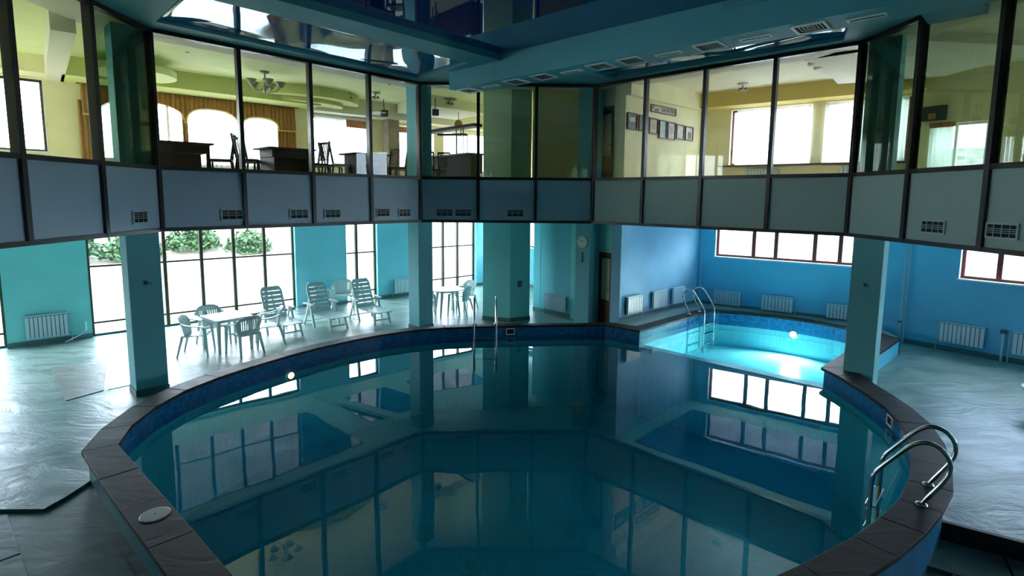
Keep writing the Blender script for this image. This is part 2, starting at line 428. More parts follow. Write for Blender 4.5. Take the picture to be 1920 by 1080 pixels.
# pool stations: (inner edge, outer edge) of the coping, clockwise from the near side
ST = [((-1.2, 3.1), (-1.43, 2.85)), ((-2.05, 3.87), (-2.29, 3.63)), ((-2.65, 4.42), (-2.90, 4.19)), ((-3.25, 4.97), (-3.50, 4.73)), ((-3.86, 5.52), (-4.10, 5.28)),
 ((-4.46, 6.07), (-4.76, 5.90)), ((-4.66, 6.60), (-4.97, 6.50)), ((-4.74, 7.20), (-5.07, 7.20)), ((-4.69, 7.81), (-5.01, 7.90)), ((-4.49, 8.40), (-4.80, 8.52)),
 ((-4.20, 8.98), (-4.48, 9.14)), ((-3.86, 9.54), (-4.10, 9.74)), ((-3.45, 10.10), (-3.66, 10.31)), ((-2.98, 10.62), (-3.16, 10.85)), ((-2.48, 11.06), (-2.62, 11.30)),
 ((-1.90, 11.42), (-1.99, 11.66)), ((-1.20, 11.68), (-1.25, 11.90)), ((-0.46, 11.80), (-0.48, 12.01)), ((0.32, 11.88), (0.32, 12.09)), ((1.10, 11.93), (1.10, 12.13)),
 ((1.80, 11.97), (1.80, 12.16)), ((2.47, 12.01), (2.62, 12.24)), ((2.82, 11.72), (3.0, 12.0)), ((3.15, 11.45), (3.17, 11.87)), ((3.75, 11.98), (3.56, 12.21)),
 ((4.35, 12.50), (4.16, 12.73)), ((4.95, 13.02), (4.76, 13.25)), ((5.52, 13.50), (5.45, 13.84)), ((5.80, 13.50), (5.85, 13.76)), ((6.20, 13.33), (6.31, 13.55)), ((6.62, 13.11), (6.75, 13.31)),
 ((7.02, 12.86), (7.16, 13.05)), ((7.50, 12.42), (7.66, 12.58)), ((7.88, 11.96), (8.07, 12.07)), ((8.05, 11.50), (8.50, 11.52)), ((7.98, 11.02), (8.58, 10.84)),
 ((7.30, 10.38), (7.86, 10.21)), ((6.50, 9.65), (7.12, 9.58)), ((5.68, 8.92), (6.38, 8.96)), ((5.70, 8.50), (6.14, 8.52)), ((5.67, 8.10), (6.05, 8.10)),
 ((5.62, 7.65), (5.99, 7.60)), ((5.53, 7.18), (5.89, 7.10)), ((5.36, 6.67), (5.72, 6.56)), ((5.08, 6.15), (5.42, 5.99)), ((4.73, 5.65), (5.04, 5.45)), ((4.34, 5.20), (4.63, 4.97)),
 ((3.97, 4.85), (4.22, 4.62)), ((3.57, 4.56), (3.80, 4.31)), ((3.13, 4.28), (3.33, 4.01)), ((2.46, 3.93), (2.62, 3.63)), ((1.70, 3.58), (1.80, 3.25)),
 ((0.80, 3.25), (0.84, 2.91)), ((-0.20, 3.0), (-0.26, 2.66))]
NS = len(ST)
inner = [Vector(a) for a, b in ST]; outer = [Vector(b) for a, b in ST]
def lerp(a, b, t): return a + (b - a) * t
CZ = 0.36; WZ = 0.11
iA, iB = 23, 38            # the two mouth corners of the small pool

# ------------------------------------------------------------------ floors
def up_to(lst): return [tuple(v) for v in lst]
far_out = [tuple(lerp(outer[k], inner[k], 0.25)) for k in range(5, 47)]
poly = [(P0[0], 5.35), P0, tuple(WL.p(14.03)), (3.0, 16.9), (1.02, 15.2), (1.95, 14.17), (2.9, 12.42), (5.63, 14.75), (9.41, 11.82), RR, (RR[0], -1.15), (4.66, 5.03)] + far_out[::-1] + [(-4.70, 5.60), (-4.75, 5.35)]
fl = skind(MB().prism(poly, -0.3, 0.0).build('floor', T_FLOOR), 'pale turquoise grey polished stone deck around the pool')
near_out = [tuple(lerp(outer[k], inner[k], 0.25)) for k in (46, 47, 48, 49, 50, 51, 52, 53, 0, 1, 2, 3, 4, 5)]
lowL = [(P0[0], 5.35), (P0[0], -4.0), (0.0, -4.0), (-0.2, 2.8)] + near_out[8:] + [(-4.70, 5.60), (-4.75, 5.35)]
nfl = skind(MB().prism(lowL, -0.3, -0.03).build('floor', T_FLOORL), 'lower stone floor at the near left of the pool')
lowR = [(0.0, -4.0), (RR[0], -4.0), (RR[0], -1.15), (4.66, 5.03)] + near_out[:8] + [(-0.2, 2.8)]
nfr = skind(MB().prism(lowR, -0.32, -0.22).build('floor', T_FLOORD), 'lower stone floor at the near right of the pool')
# stone slabs of the lower floors
pd = (inner[5] - inner[1]).normalized(); pn = Vector((-pd.y, pd.x)) if Vector((-pd.y, pd.x)).x < 0 else Vector((pd.y, -pd.x))
base = outer[1] + pn * 0.02
ang = math.atan2(pd.y, pd.x)
rnd = random.Random(3)
for row in range(4):
    u = -1.0 + rnd.random() * 0.4
    w = (0.62, 0.85, 0.7, 0.9)[row]; off = sum((0.62, 0.85, 0.7, 0.9)[:row])
    while u < 5.5:
        ln_ = rnd.uniform(0.7, 1.15)
        c = base + pd * (u + ln_ / 2) + pn * (off + w / 2)
        if c.y + abs(pd.y) * ln_ / 2 + 0.3 < 5.35 and c.x > -9:
            h = rnd.uniform(0.03, 0.04)
            MB().box((c.x, c.y, -0.03 + h / 2 - 0.018), (ln_ - 0.02, w - 0.02, h + 0.005), ang).build('stone_slab', T_FLOORL, nfl, bevel=0.006)
        u += ln_
sd = Vector((0.834, -0.552)); sn = Vector((-0.552, -0.834)); sb = Vector((4.66, 5.03)) - sd * 0.4
for row in range(3):
    u = (0.0, 0.35, 0.15)[row]
    while u < 4:
        ln_ = rnd.uniform(0.6, 0.95)
        c = sb + sd * (u + ln_ / 2) + sn * (0.05 + 0.6 * row + 0.3)
        MB().box((c.x, c.y, -0.205), (ln_ - 0.02, 0.58, 0.05), math.atan2(sd.y, sd.x)).build('stone_slab', T_FLOORD, nfr, bevel=0.006)
        u += ln_
# dark riser stones at the right step
sl = struct('trim_1', 'dark stone riser of the step at the right')
for k in range(5):
    a = Vector((4.66, 5.03)) + sd * (k * 1.3 - 0.25)
    c = a + sd * 0.64 + sn * 0.02
    MB().box((c.x, c.y, -0.11), (1.28, 0.06, 0.225), math.atan2(sd.y, sd.x)).build('riser_stone', T_SLATE, sl, bevel=0.005)
# repaired patch and loose slab lines on the left deck
c = [(-8.44, 9.93), (-7.67, 10.16), (-7.31, 9.94), (-6.80, 8.40)]
MB().prism([(-8.44, 9.93), (-7.60, 10.20), (-6.60, 8.75), (-6.86, 8.30)], 0.0, 0.012).build('patch_slab', T_FLOORD, fl, bevel=0.003)
MB().prism([(-7.55, 10.22), (-6.95, 10.30), (-6.20, 9.15), (-6.55, 8.78)], 0.0, 0.008).build('patch_slab', T_FLOOR, fl, bevel=0.003)
# raised round edge strip of the deck on the right of the pool
# platform round the small pool
plat = [(2.70, 12.22), (2.9, 12.42), (5.63, 14.75), (8.95, 12.17), (8.58, 10.84)] + [tuple(lerp(outer[k], inner[k], 0.1)) for k in range(34, 20, -1)]
pf = skind(MB().prism(plat, 0.0, CZ - 0.012).build('floor', T_COPE if False else T_FLOOR), 'raised pale stone platform around the small pool')

# ------------------------------------------------------------------ pool
pool = thing('swimming_pool', 'large round-sided swimming pool with dark stone edge joined to a small pool', 'pool')
for k in range(NS):
    a, b, c, d = inner[k], outer[k], outer[(k + 1) % NS], inner[(k + 1) % NS]
    def sh(p, q, g=0.0015):
        v = (q - p); return p + v.normalized() * g
    a2, d2, b2, c2 = sh(a, d), sh(d, a), sh(b, c), sh(c, b)
    r = rnd.uniform(-0.002, 0.002)
    MB().hexa([(*a2, CZ - 0.05), (*d2, CZ - 0.05), (*c2, CZ - 0.05), (*b2, CZ - 0.05)], [(*a2, CZ + r), (*d2, CZ + r), (*c2, CZ + r), (*b2, CZ + r)][:4]).build('coping_stone', T_COPE, pool, bevel=0.006)
def strip(pts, z0, z1, closed=True, thick=0.05, inwards=True):
    """vertical band following pts, with UVs in metres"""
    mb = MB(); mb.uv = []
    n = len(pts); s = 0.0
    rng = range(n + 1) if closed else range(n)
    for k in rng:
        p = pts[k % n]
        if k: s += (Vector(pts[k % n]) - Vector(pts[(k - 1) % n])).length
        mb.v += [(p[0], p[1], z0), (p[0], p[1], z1)]; mb.uv += [(s, z0), (s, z1)]
    m = len(mb.v) // 2
    for k in range(m - 1): mb.f.append((2 * k, 2 * k + 2, 2 * k + 3, 2 * k + 1))
    return mb
wi = [lerp(inner[k], outer[k], 0.10) for k in range(NS)]
wo = [lerp(inner[k], outer[k], 0.80) for k in range(NS)]
main_idx = list(range(iB, NS)) + list(range(0, iA + 1)); small_idx = list(range(iA, iB + 1))
strip([wi[k] for k in range(NS)], 0.0, CZ - 0.05).build('waterline_mosaic', T_MOS, pool, solid=0.004)
strip([wi[k] for k in main_idx], -1.6, 0.0, False).build('main_basin_wall', T_TILEM, pool, solid=0.004)
strip([wi[k] for k in small_idx], -0.7, 0.0, False).build('small_basin_wall', T_TILES, pool, solid=0.004)
def flatp(idx, z0, z1, m, name):
    mb = MB().prism([tuple(wi[k]) for k in idx], z0, z1); mb.uv = [(v[0], v[1]) for v in mb.v]
    return mb.build(name, m, pool)
flatp(main_idx, -1.7, -1.6, T_TILEM, 'main_basin_floor')
flatp(small_idx, -0.8, -0.55, T_TILES, 'small_basin_floor')
a, b = wi[iA], wi[iB]; dv = (b - a).normalized(); dn = Vector((-dv.y, dv.x))
mb = MB().prism([tuple(a - dn * 0.0), tuple(b - dn * 0.0), tuple(b + dn * 0.22), tuple(a + dn * 0.22)], -1.6, -0.02); mb.uv = [(v[0], v[2]) for v in mb.v]
mb.build('divider_wall', T_TILES, pool)
strip([wo[k] for k in range(0, 24)], -0.3, CZ - 0.05, False).build('outer_wall', T_POOLP, pool, solid=0.02)
strip([wo[k] for k in range(38, NS)] + [wo[0]], -0.3, CZ - 0.05, False).build('outer_wall', T_POOLB, pool, solid=0.02)
strip([lerp(inner[k], outer[k], 0.95) for k in range(34, 39)], -0.02, CZ - 0.05, False).build('outer_wall', T_POOLL, pool, solid=0.02)
ww = [lerp(inner[k], outer[k], 0.16) for k in range(NS)]
MB().prism([tuple(p) for p in ww], -1.65, WZ).build('water', T_WATER, pool)
# skimmer mouths
def on_wall(k, t, z, name='skimmer'):
    p = lerp(wi[k], wi[(k + 1) % NS], t); d = (wi[(k + 1) % NS] - wi[k]).normalized()
    nrm = Vector((d.y, -d.x)); return p, d, nrm
for k, t in ((17, 0.95), (42, 0.35)):
    p, d, nrm = on_wall(k, t, 0)
    f = MB(); ang = math.atan2(d.y, d.x); q = p + nrm * 0.012
    for dx, dz, sx, sz in ((-0.09, 0.22, 0.02, 0.15), (0.09, 0.22, 0.02, 0.15), (0, 0.285, 0.2, 0.02), (0, 0.155, 0.2, 0.02)):
        cc = q + d * dx; f.box((cc.x, cc.y, dz), (sx, 0.02, sz), ang)
    fo = f.build('skimmer_frame', T_WVENT, pool)
    MB().box((p.x + nrm.x * 0.008, p.y + nrm.y * 0.008, 0.22), (0.16, 0.012, 0.12), ang).build('skimmer_mouth', T_DARK, fo)
# underwater lamps
def uw_lamp(k, t, z, energy, label, size=0.11, tilt=-0.25):
    p, d, nrm = on_wall(k, t, z)
    q = p + nrm * 0.03
    th = thing('underwater_lamp', label, 'lamp', (q.x, q.y, z), math.atan2(nrm.y, nrm.x))
    lens = MB()
    n = 16; vs = [(0.02, 0, 0)] + [(0.0, size * math.cos(2 * math.pi * i / n), size * math.sin(2 * math.pi * i / n)) for i in range(n)] + [(-0.02, size * math.cos(2 * math.pi * i / n), size * math.sin(2 * math.pi * i / n)) for i in range(n)]
    fs = [(0, 1 + i, 1 + (i + 1) % n) for i in range(n)] + [(1 + i, 1 + n + i, 1 + n + (i + 1) % n, 1 + (i + 1) % n) for i in range(n)]
    lens.add(vs, fs).build('lens', T_LAMP if energy > 0 else T_LAMPW, th, smooth=False)
    rim = MB().tube([(0.0, (size + 0.015) * math.cos(2 * math.pi * i / 16), (size + 0.015) * math.sin(2 * math.pi * i / 16)) for i in range(17)], 0.014, 6, False).build('rim', T_STEEL, th)
    if energy <= 0: return
    ld = bpy.data.lights.new('lamp_glow', 'SPOT'); ld.energy = energy; ld.color = (1.0, 0.93, 0.78); ld.spot_size = 2.7; ld.spot_blend = 0.6; ld.shadow_soft_size = 0.1
    lo = bpy.data.objects.new('lamp_glow', ld); COL.objects.link(lo)
    lo.location = (q.x + nrm.x * 0.08, q.y + nrm.y * 0.08, z)
    lo.rotation_euler = Vector((nrm.x, nrm.y, tilt)).to_track_quat('-Z', 'Y').to_euler()
uw_lamp(31, 0.55, -0.03, 200, 'bright underwater lamp on the far wall of the small pool', size=0.075, tilt=-0.35)
uw_lamp(11, 0.10, -0.03, 0, 'dim orange underwater lamp on the left wall of the large pool', 0.06)

# steel ladders
def ladder(x, y, ang, label, name='pool_ladder', grp='steel pool ladders', w=0.50, lean=0.0):
    """local +y points into the water, origin on the coping between the feet"""
    t = thing(name, label, 'ladder', (x, y, CZ), ang, grp)
    prof = [(0.0, 0.0), (-0.02, 0.05), (-0.13, 0.25), (-0.18, 0.37), (-0.19, 0.45), (-0.17, 0.53), (-0.11, 0.60), (-0.04, 0.63), (0.04, 0.62), (0.11, 0.57), (0.20, 0.46), (0.37, 0.22), (0.405, 0.14), (0.41, 0.04), (0.41, -1.0)]
    for sx in (-w / 2, w / 2):
        P = [Vector((sx, a, b)) for a, b in prof]
        Q = [P[0]]
        for i in range(1, len(P)):
            for k in (1, 2, 3): Q.append(P[i - 1].lerp(P[i], k / 3))
        Q2 = Q[:1] + [(Q[i - 1] + Q[i] * 2 + Q[i + 1]) / 4 for i in range(1, len(Q) - 1)] + Q[-1:]
        MB().tube(Q2, 0.021, 10).build('handrail', T_STEEL, t, smooth=True)
        MB().lathe([(0.055, 0.0), (0.055, 0.008), (0.035, 0.02), (0.022, 0.025)], 16, (sx, 0.0, 0.0)).build('foot_flange', T_STEEL, t, smooth=True)
    for z in (-0.20, -0.45, -0.70):
        MB().box((0, 0.41, z), (w - 0.02, 0.09, 0.025)).build('step', T_STEEL, t, bevel=0.004)
    return t
# angle: local +y -> into the water
def face(vx, vy): return math.atan2(vy, vx) - math.pi / 2
ladder(4.30, 4.93, face(-0.70, 0.71), 'large steel pool ladder in the right foreground')
ladder(-0.30, 12.02, face(0.03, -1.0), 'steel pool ladder at the far side of the large pool')
ladder(5.05, 13.30, face(0.65, -0.76), 'steel pool ladder at the corner of the small pool')
# round cover
dc = thing('drain_cover', 'round pale metal cover plate on the near left pool edge', 'cover', (-3.14, 4.66, CZ))
MB().lathe([(0.125, 0.0), (0.125, 0.006), (0.115, 0.010), (0.0, 0.011)], 28).build('plate', T_DISC, dc)
MB().lathe([(0.008, 0.010), (0.008, 0.014), (0.0, 0.014)], 8).build('screw', T_BLACK, dc)

# ------------------------------------------------------------------ lower walls
W1 = (1.50, 6.12, 0.0, 2.68); W0 = (-3.2, 0.08, 0.0, 2.68); W2 = (7.63, 8.66, 0.0, 2.68); W3 = (9.95, 12.60, 0.0, 2.68)
wall(WL, 'wall_left', T_TURQ, -3.93, 4.0, -0.3, 3.5, [W0, W1[:1] + (4.0,) + W1[2:]], label='turquoise outer wall with floor-length windows')
wall(WL, 'wall_left', T_AQUA, 4.0, 14.03, -0.3, 3.5, [(4.0,) + W1[1:], W2, W3], label='aqua outer wall behind the loungers')
window(WL, *W0, [-2.4, -1.6, -0.8], [0.31, 1.64], T_WINB, label='floor-length window at the left edge', reveal=T_TURQ)
window(WL, *W1, [2.25, 3.0, 3.80, 4.56, 5.33], [0.31, 1.62], T_WINB, label='wide floor-length window with a grid of dark bars', reveal=T_AQUA, mw=0.07)
window(WL, *W2, [8.02], [0.31, 1.52], T_WINB, label='narrow floor-length window behind the loungers', reveal=T_AQUA, mw=0.07)
window(WL, *W3, [10.6, 11.24, 11.86], [0.40, 1.52], T_WINB, label='floor-length window behind the far plastic table', reveal=T_AQUA, mw=0.06)
wall(EW, 'wall_far', T_AQUA, 0, EW.L, -0.3, 3.5, [(0.2, 2.6, 1.45, 2.6)], label='far end wall behind the middle pier')
window(EW, 0.2, 2.6, 1.45, 2.6, [1.0, 1.8], [], T_WINR, label='high window in the far end wall')
wall(RT, 'wall_middle', T_AQUA, 0, RT.L, -0.3, 3.5)
wall(WA, 'wall_middle', T_AQUA, 0, WA.L, -0.3, 3.5, thick=0.1, label='aqua wall behind the clock column')
wall(WD, 'wall_middle', T_TURQ, 0, WD.L - 0.01, -0.3, 3.5, [(1.05, 1.70, 0.0, 1.95)], thick=0.06, label='turquoise wall with the brown door')
wall(VW, 'wall_back_left', T_VIOL, 0, VW.L, -0.3, 3.5, label='pale blue wall beside the small pool')
wall(BW, 'wall_back', T_BLUE, 0, BW.L, -0.3, 3.5, [(0.46, 3.95, 1.70, 2.66)], label='blue wall behind the small pool')
window(BW, 0.46, 3.95, 1.70, 2.66, [1.42, 1.96, 2.85, 3.40], [], T_WINR, label='wide high window with red-brown frame above the small pool', fw=0.06, mw=0.09)
wall(RW, 'wall_right', T_BLUE, 0, 8.0, -0.3, 3.5, [(0.90, 3.2, 1.62, 2.62), (4.0, 7.6, 1.30, 2.65)], label='blue wall behind the right deck')
window(RW, 0.90, 3.2, 1.62, 2.62, [1.52, 2.4], [], T_WINR, label='high window with red-brown frame at the right edge', fw=0.06, mw=0.09)
window(RW, 4.0, 7.6, 1.30, 2.65, [5.3, 6.2], [], T_WINR, label='unseen second window of the right wall, enlarged to light the deck', fw=0.06, mw=0.09)  # window out of view, widened to brighten the right deck
wall(LWL, 'wall_outer_left', T_TURQ, 0, LWL.L, -0.3, 3.5, [(10.4, 12.2, 0.0, 2.68)])
window(LWL, 10.4, 12.2, 0.0, 2.68, [11.3], [0.31, 1.64], T_WINB)  # unseen window put in for light on the left deck
wall(RWL, 'wall_outer_right', T_BLUE, 0, RWL.L, -0.3, 3.5, [(1.0, 4.5, 1.6, 2.6)])
window(RWL, 1.0, 4.5, 1.6, 2.6, [2.1, 3.3], [], T_WINR)
wall(NW, 'wall_near', T_TURQ, 0, NW.L, -0.3, 6.3)
# baseboards
def baseb(ln, u0, u1, name, z=0.0, h=0.11):
    mb = MB(); ln.box(mb, u0, u1, 0.0, 0.018, z, z + h); skind(mb.build(name, T_BASE))
baseb(WL, 0.08, 1.5, 'baseboard_left'); baseb(WL, 6.12, 7.63, 'baseboard_left'); baseb(WL, 8.66, 9.95, 'baseboard_left'); baseb(WL, 12.6, 13.9, 'baseboard_left')
baseb(WA, 0, WA.L, 'baseboard_middle'); baseb(VW, 0, VW.L, 'baseboard_back_left', CZ - 0.012, 0.07); baseb(RW, 0, 8, 'baseboard_right'); baseb(EW, 0, EW.L, 'baseboard_far')
baseb(BW, 0, 4.1, 'baseboard_back', CZ - 0.012, 0.07)
# lower brown door
def door(ln, u0, u1, z0, z1, name, label):
    d = struct(name, label)
    mb = MB(); w = 0.07
    ln.box(mb, u0, u0 + w, -0.12, 0.02, z0, z1); ln.box(mb, u1 - w, u1, -0.12, 0.02, z0, z1); ln.box(mb, u0 + w, u1 - w, -0.12, 0.02, z1 - w, z1)
    mb.build('door_frame', T_MWOOD, d)
    mb = MB(); ln.box(mb, u0 + w, u1 - w, -0.10, -0.06, z0, z0 + 0.75); ln.box(mb, u0 + w, u0 + w + 0.09, -0.10, -0.06, z0 + 0.75, z1 - w); ln.box(mb, u1 - w - 0.09, u1 - w, -0.10, -0.06, z0 + 0.75, z1 - w); ln.box(mb, u0 + w + 0.09, u1 - w - 0.09, -0.10, -0.06, z1 - w - 0.09, z1 - w)
    lf = mb.build('door_leaf', T_MWOOD, d)
    mb = MB(); ln.box(mb, u0 + w + 0.09, u1 - w - 0.09, -0.085, -0.075, z0 + 0.75, z1 - w - 0.09); mb.build('door_pane', mat('cream door glass', (0.80, 0.72, 0.50), 0.3), lf)
    mb = MB(); mb.tube([ln.P3(u1 - w - 0.05, -0.06, z0 + 1.0), ln.P3(u1 - w - 0.05, -0.01, z0 + 1.0), ln.P3(u1 - w - 0.14, -0.01, z0 + 1.0)], 0.009, 6); mb.build('door_handle', T_STEEL, lf)
door(WD, 1.05, 1.70, 0.0, 1.95, 'door_1', 'brown door with a tall cream pane below the gallery')

# ------------------------------------------------------------------ slab and soffit
skind(MB().prism(OUT, 2.76, 3.55, SB).build('ceiling', T_UNDER), 'teal underside of the gallery floor')
# stretch ceiling panels under the gallery with beams between
for nm, q in (('a', [(-3.15, 12.05), (-5.15, 13.90), (-8.70, 10.90), (-6.0, 9.2)]), ('b', [(-3.26, 13.22), (-4.78, 14.66), (-3.42, 15.75), (-1.9, 14.5)]), ('c', [(-2.2, 15.3), (-2.9, 16.3), (-1.13, 17.7), (-0.3, 16.2)]),
              ('d', [(3.29, 12.11), (5.40, 14.02), (8.30, 11.70), (6.3, 9.2)]), ('e', [(-6.3, 8.4), (-9.1, 10.5), (-12.4, 7.8), (-12.4, 3.5), (-6.3, 3.5)]), ('f', [(6.7, 8.6), (9.0, 10.9), (12.6, 6.0), (12.6, 3), (6.7, 3)])):
    MB().prism(q, 2.745, 2.757).build('stretch_panel', T_STRB, skind(MB().prism(q, 2.7575, 2.76).build('ceiling', T_SOFF)))
tb = struct('trim_2', 'teal beams under the gallery')
for A, B, w in (((-2.1, 13.1), (-5.2, 15.0), 0.3), ((-6.2, 8.5), (-9.0, 11.3), 0.3), ((2.2, 13.0), (2.2, 13.9), 0.3), ((6.2, 8.5), (9.0, 11.2), 0.3)):
    l_ = Line(A, B); mb = MB(); l_.box(mb, 0, l_.L, -w / 2, w / 2, 2.66, 2.76); mb.build('beam', T_UNDER, tb)

# ------------------------------------------------------------------ gallery facade
def gallery_side(A, B, n, name, label, fm, gm_list, low=True):
    l_ = Line(A, B); l_.n = -l_.n  # o points to the void
    c = Vector((0.2, 5.7)); mid = l_.p(l_.L / 2)
    if (c - mid).dot(l_.n) < 0: l_.n = -l_.n
    w = struct(name, label); s = l_.L / n
    for k in range(n + 1):
        mb = MB(); u = k * s; l_.box(mb, u - 0.035, u + 0.035, -0.10, 0.025, ZB, ZT + 0.06)
        mb.build('mullion', T_FRAME, w, bevel=0.004)
    for z0, z1, nm in ((ZB - 0.01, ZB + 0.05, 'bottom_rail'), (ZM - 0.035, ZM + 0.03, 'middle_rail'), (ZT, ZT + 0.065, 'top_rail')):
        mb = MB(); l_.box(mb, 0, l_.L, -0.09, 0.018, z0, z1); mb.build(nm, T_FRAME, w)
    for k in range(n):
        mb = MB(); l_.box(mb, k * s + 0.03, (k + 1) * s - 0.03, -0.045, -0.02, ZB + 0.045, ZM - 0.03)
        mb.build('fascia_panel', fm[k] if isinstance(fm, list) else fm, w)
        mb = MB(); l_.box(mb, k * s + 0.03, (k + 1) * s - 0.03, -0.035, -0.027, ZM + 0.025, ZT + 0.005)
        mb.build('glass_pane', gm_list[k], w)
    return l_
B_, G_ = T_FASC_B, T_FASC_G
g, t_ = T_GGLASS, T_TGLASS
c_ = glassy('greenish gallery glass', (0.93, 0.96, 0.92), 0.07)
GL = gallery_side(S[0], S[1], 4, 'wall_gallery_left', 'glazed gallery front above the loungers with blue-grey panels', B_, [g, g, g, g])
GC = gallery_side(S[1], S[2], 3, 'wall_gallery_centre', 'glazed gallery front facing the camera', B_, [g, c_, c_])
GR = gallery_side(S[2], S[3], 4, 'wall_gallery_right', 'glazed gallery front above the small pool with green-grey panels', G_, [g, g, g, g])
GQ = gallery_side(S[3], S[4], 5, 'wall_gallery_side_right', 'glazed gallery front at the right edge', G_, [t_] * 5)
GS = gallery_side(S[7], S[0], 5, 'wall_gallery_side_left', 'glazed gallery front at the left edge', B_, [g, g, g, g, t_])
gallery_side(S[4], S[5], 4, 'wall_gallery_near_right', None, G_, [t_] * 4)
gallery_side(S[5], S[6], 3, 'wall_gallery_near', None, G_, [t_] * 3)
gallery_side(S[6], S[7], 4, 'wall_gallery_near_left', None, B_, [t_] * 4)
def fascia_vent(l_, u0, u1, z0, z1, label, rows=4, cols=3):
    c = l_.p((u0 + u1) / 2, -0.012)
    w, h = abs(u1 - u0), z1 - z0
    v = thing('wall_vent', label, 'vent', (c.x, c.y, z0), math.atan2(l_.d.y, l_.d.x), 'vents in the gallery panels')
    sgn = 1 if (Vector((-l_.d.y, l_.d.x))).dot(l_.n) > 0 else -1
    mb = MB(); f = 0.022
    for a in ((-w / 2 + f / 2, h / 2, f, h), (w / 2 - f / 2, h / 2, f, h), (0, f / 2, w - 2 * f, f), (0, h - f / 2, w - 2 * f, f)):
        mb.box((a[0], 0.004 * sgn, a[1]), (a[2], 0.02, a[3]))
    mb.build('vent_frame', T_VENT, v)
    MB().box((0, -0.004 * sgn, h / 2), (w - 2 * f, 0.006, h - 2 * f)).build('vent_back', T_DARK, v)
    for k in range(1, rows + 1):
        MB().box((0, 0.003 * sgn, f + (h - 2 * f) * k / (rows + 1)), (w - 2 * f, 0.006, 0.008)).build('slat', T_VENT if k == rows // 2 + 1 else T_DARK if k % 2 else T_VENT, v)
    for k in range(1, cols):
        MB().box((-w / 2 + w * k / cols, 0.008 * sgn, h / 2), (0.008, 0.006, h - 2 * f)).build('vent_bar', T_VENT, v)
fascia_vent(GS, 5 * 1.2364 - 0.68, 5 * 1.2364 - 0.34, 2.83, 3.03, 'small vent in the gallery panel above the left column')
fascia_vent(GL, 0.89, 1.27, 2.83, 3.03, 'leftmost vent in the front panels above the wide window')
fascia_vent(GL, 2.11, 2.49, 2.82, 3.02, 'vent in the panel above the lounger with the tall back')
fascia_vent(GL, 2.82, 3.18, 2.82, 3.01, 'vent in the panel above the narrow floor-length window')
fascia_vent(GL, 4.02, 4.37, 2.82, 3.01, 'left one of the two vents in the last left panel')
fascia_vent(GL, 4.60, 4.93, 2.81, 3.00, 'right one of the two vents in the last left panel')
fascia_vent(GC, 0.35, 0.76, 2.81, 3.00, 'left one of two adjoining vents in the centre panel')
fascia_vent(GC, 0.79, 1.20, 2.81, 3.00, 'right one of two adjoining vents in the centre panel')
fascia_vent(GC, 2.01, 2.42, 2.81, 3.00, 'single vent in the middle centre panel')
fascia_vent(GQ, 1.57, 1.98, 2.84, 3.03, 'pale framed vent in the panel right of the right column', 5, 4)
fascia_vent(GQ, 2.57, 2.98, 2.85, 3.04, 'dark vent in the panel at the right edge', 5, 4)

# ------------------------------------------------------------------ columns
def column(c, r, z0, z1, label, hook=None):
    t = thing('column', label, 'column', (c[0], c[1], z0), math.pi / 4)
    s = r * math.sqrt(2)
    MB().box((0, 0, (z1 - z0) / 2), (s, s, z1 - z0)).build('shaft', T_COL, t, bevel=0.006)
    if z0 < 0.1:
        mb = MB()
        for dx, dy, sx, sy in ((0, -s / 2 - 0.006, s + 0.024, 0.012), (0, s / 2 + 0.006, s + 0.024, 0.012), (-s / 2 - 0.006, 0, 0.012, s), (s / 2 + 0.006, 0, 0.012, s)):
            mb.box((dx, dy, 0.05), (sx, sy, 0.1))
        mb.build('plinth', T_BASE, t)
    return t
def half(label, c, r, z0, z1): return column(c, r, z0, z1, label)
lcol = (-5.87, 8.80); rcol = (6.28, 8.76); acol = (-1.93, 13.10); kcol = (2.22, 13.10)
half('blue-grey column on the left deck by the pool edge', lcol, 0.32, 0.0, 2.76)
half('turquoise column behind the far pool edge left of the ladder', acol, 0.30, 0.0, 2.76)
half('turquoise column carrying the round clock', kcol, 0.30, 0.0, 2.76)
half('green-grey column standing on the pool edge by the small pool', rcol, 0.31, 0.0, 2.76)
for c_, r_, lb in ((lcol, 0.32, 'column behind the gallery glass above the left column'), (acol, 0.30, 'column behind the gallery glass left of the bar'), (kcol, 0.30, 'column behind the gallery glass above the clock'), (rcol, 0.31, 'column behind the gallery glass right of the bright white window')):
    half(lb, c_, r_, 3.55, 5.9)
# middle pier
pq = [(0.31, 13.75), (0.84, 14.02), (0.84, 14.6), (-0.41, 14.6), (-0.41, 14.01)]
pt_ = thing('pier', 'wide two-faced turquoise pier behind the pool ladder', 'column', (0.2, 14.2, 0))
MB().prism([(x - 0.2, y - 14.2) for x, y in pq], 0, 2.76).build('shaft', T_TURQ, pt_)
def offp(poly, k):
    cx = sum(p[0] for p in poly) / len(poly); cy = sum(p[1] for p in poly) / len(poly)
    return [(cx + (x - cx) * k, cy + (y - cy) * k) for x, y in poly]
MB().prism([(x - 0.2, y - 14.2) for x, y in offp(pq, 1.03)], 0, 0.1).build('plinth', T_BASE, pt_)
MB().box((0.37, -0.34, 1.0), (0.11, 0.04, 0.16), 0.47).build('switch_box', mat('grey switch box', (0.05, 0.12, 0.15), 0.5), pt_)
pt2 = thing('pier', 'pale green pier behind the centre gallery glass', 'column', (0.2, 14.2, 3.55))
MB().prism([(x - 0.2, y - 14.2) for x, y in pq], 0.01, 2.49).build('shaft', mat('pale green paint', (0.62, 0.80, 0.52), 0.7), pt2)

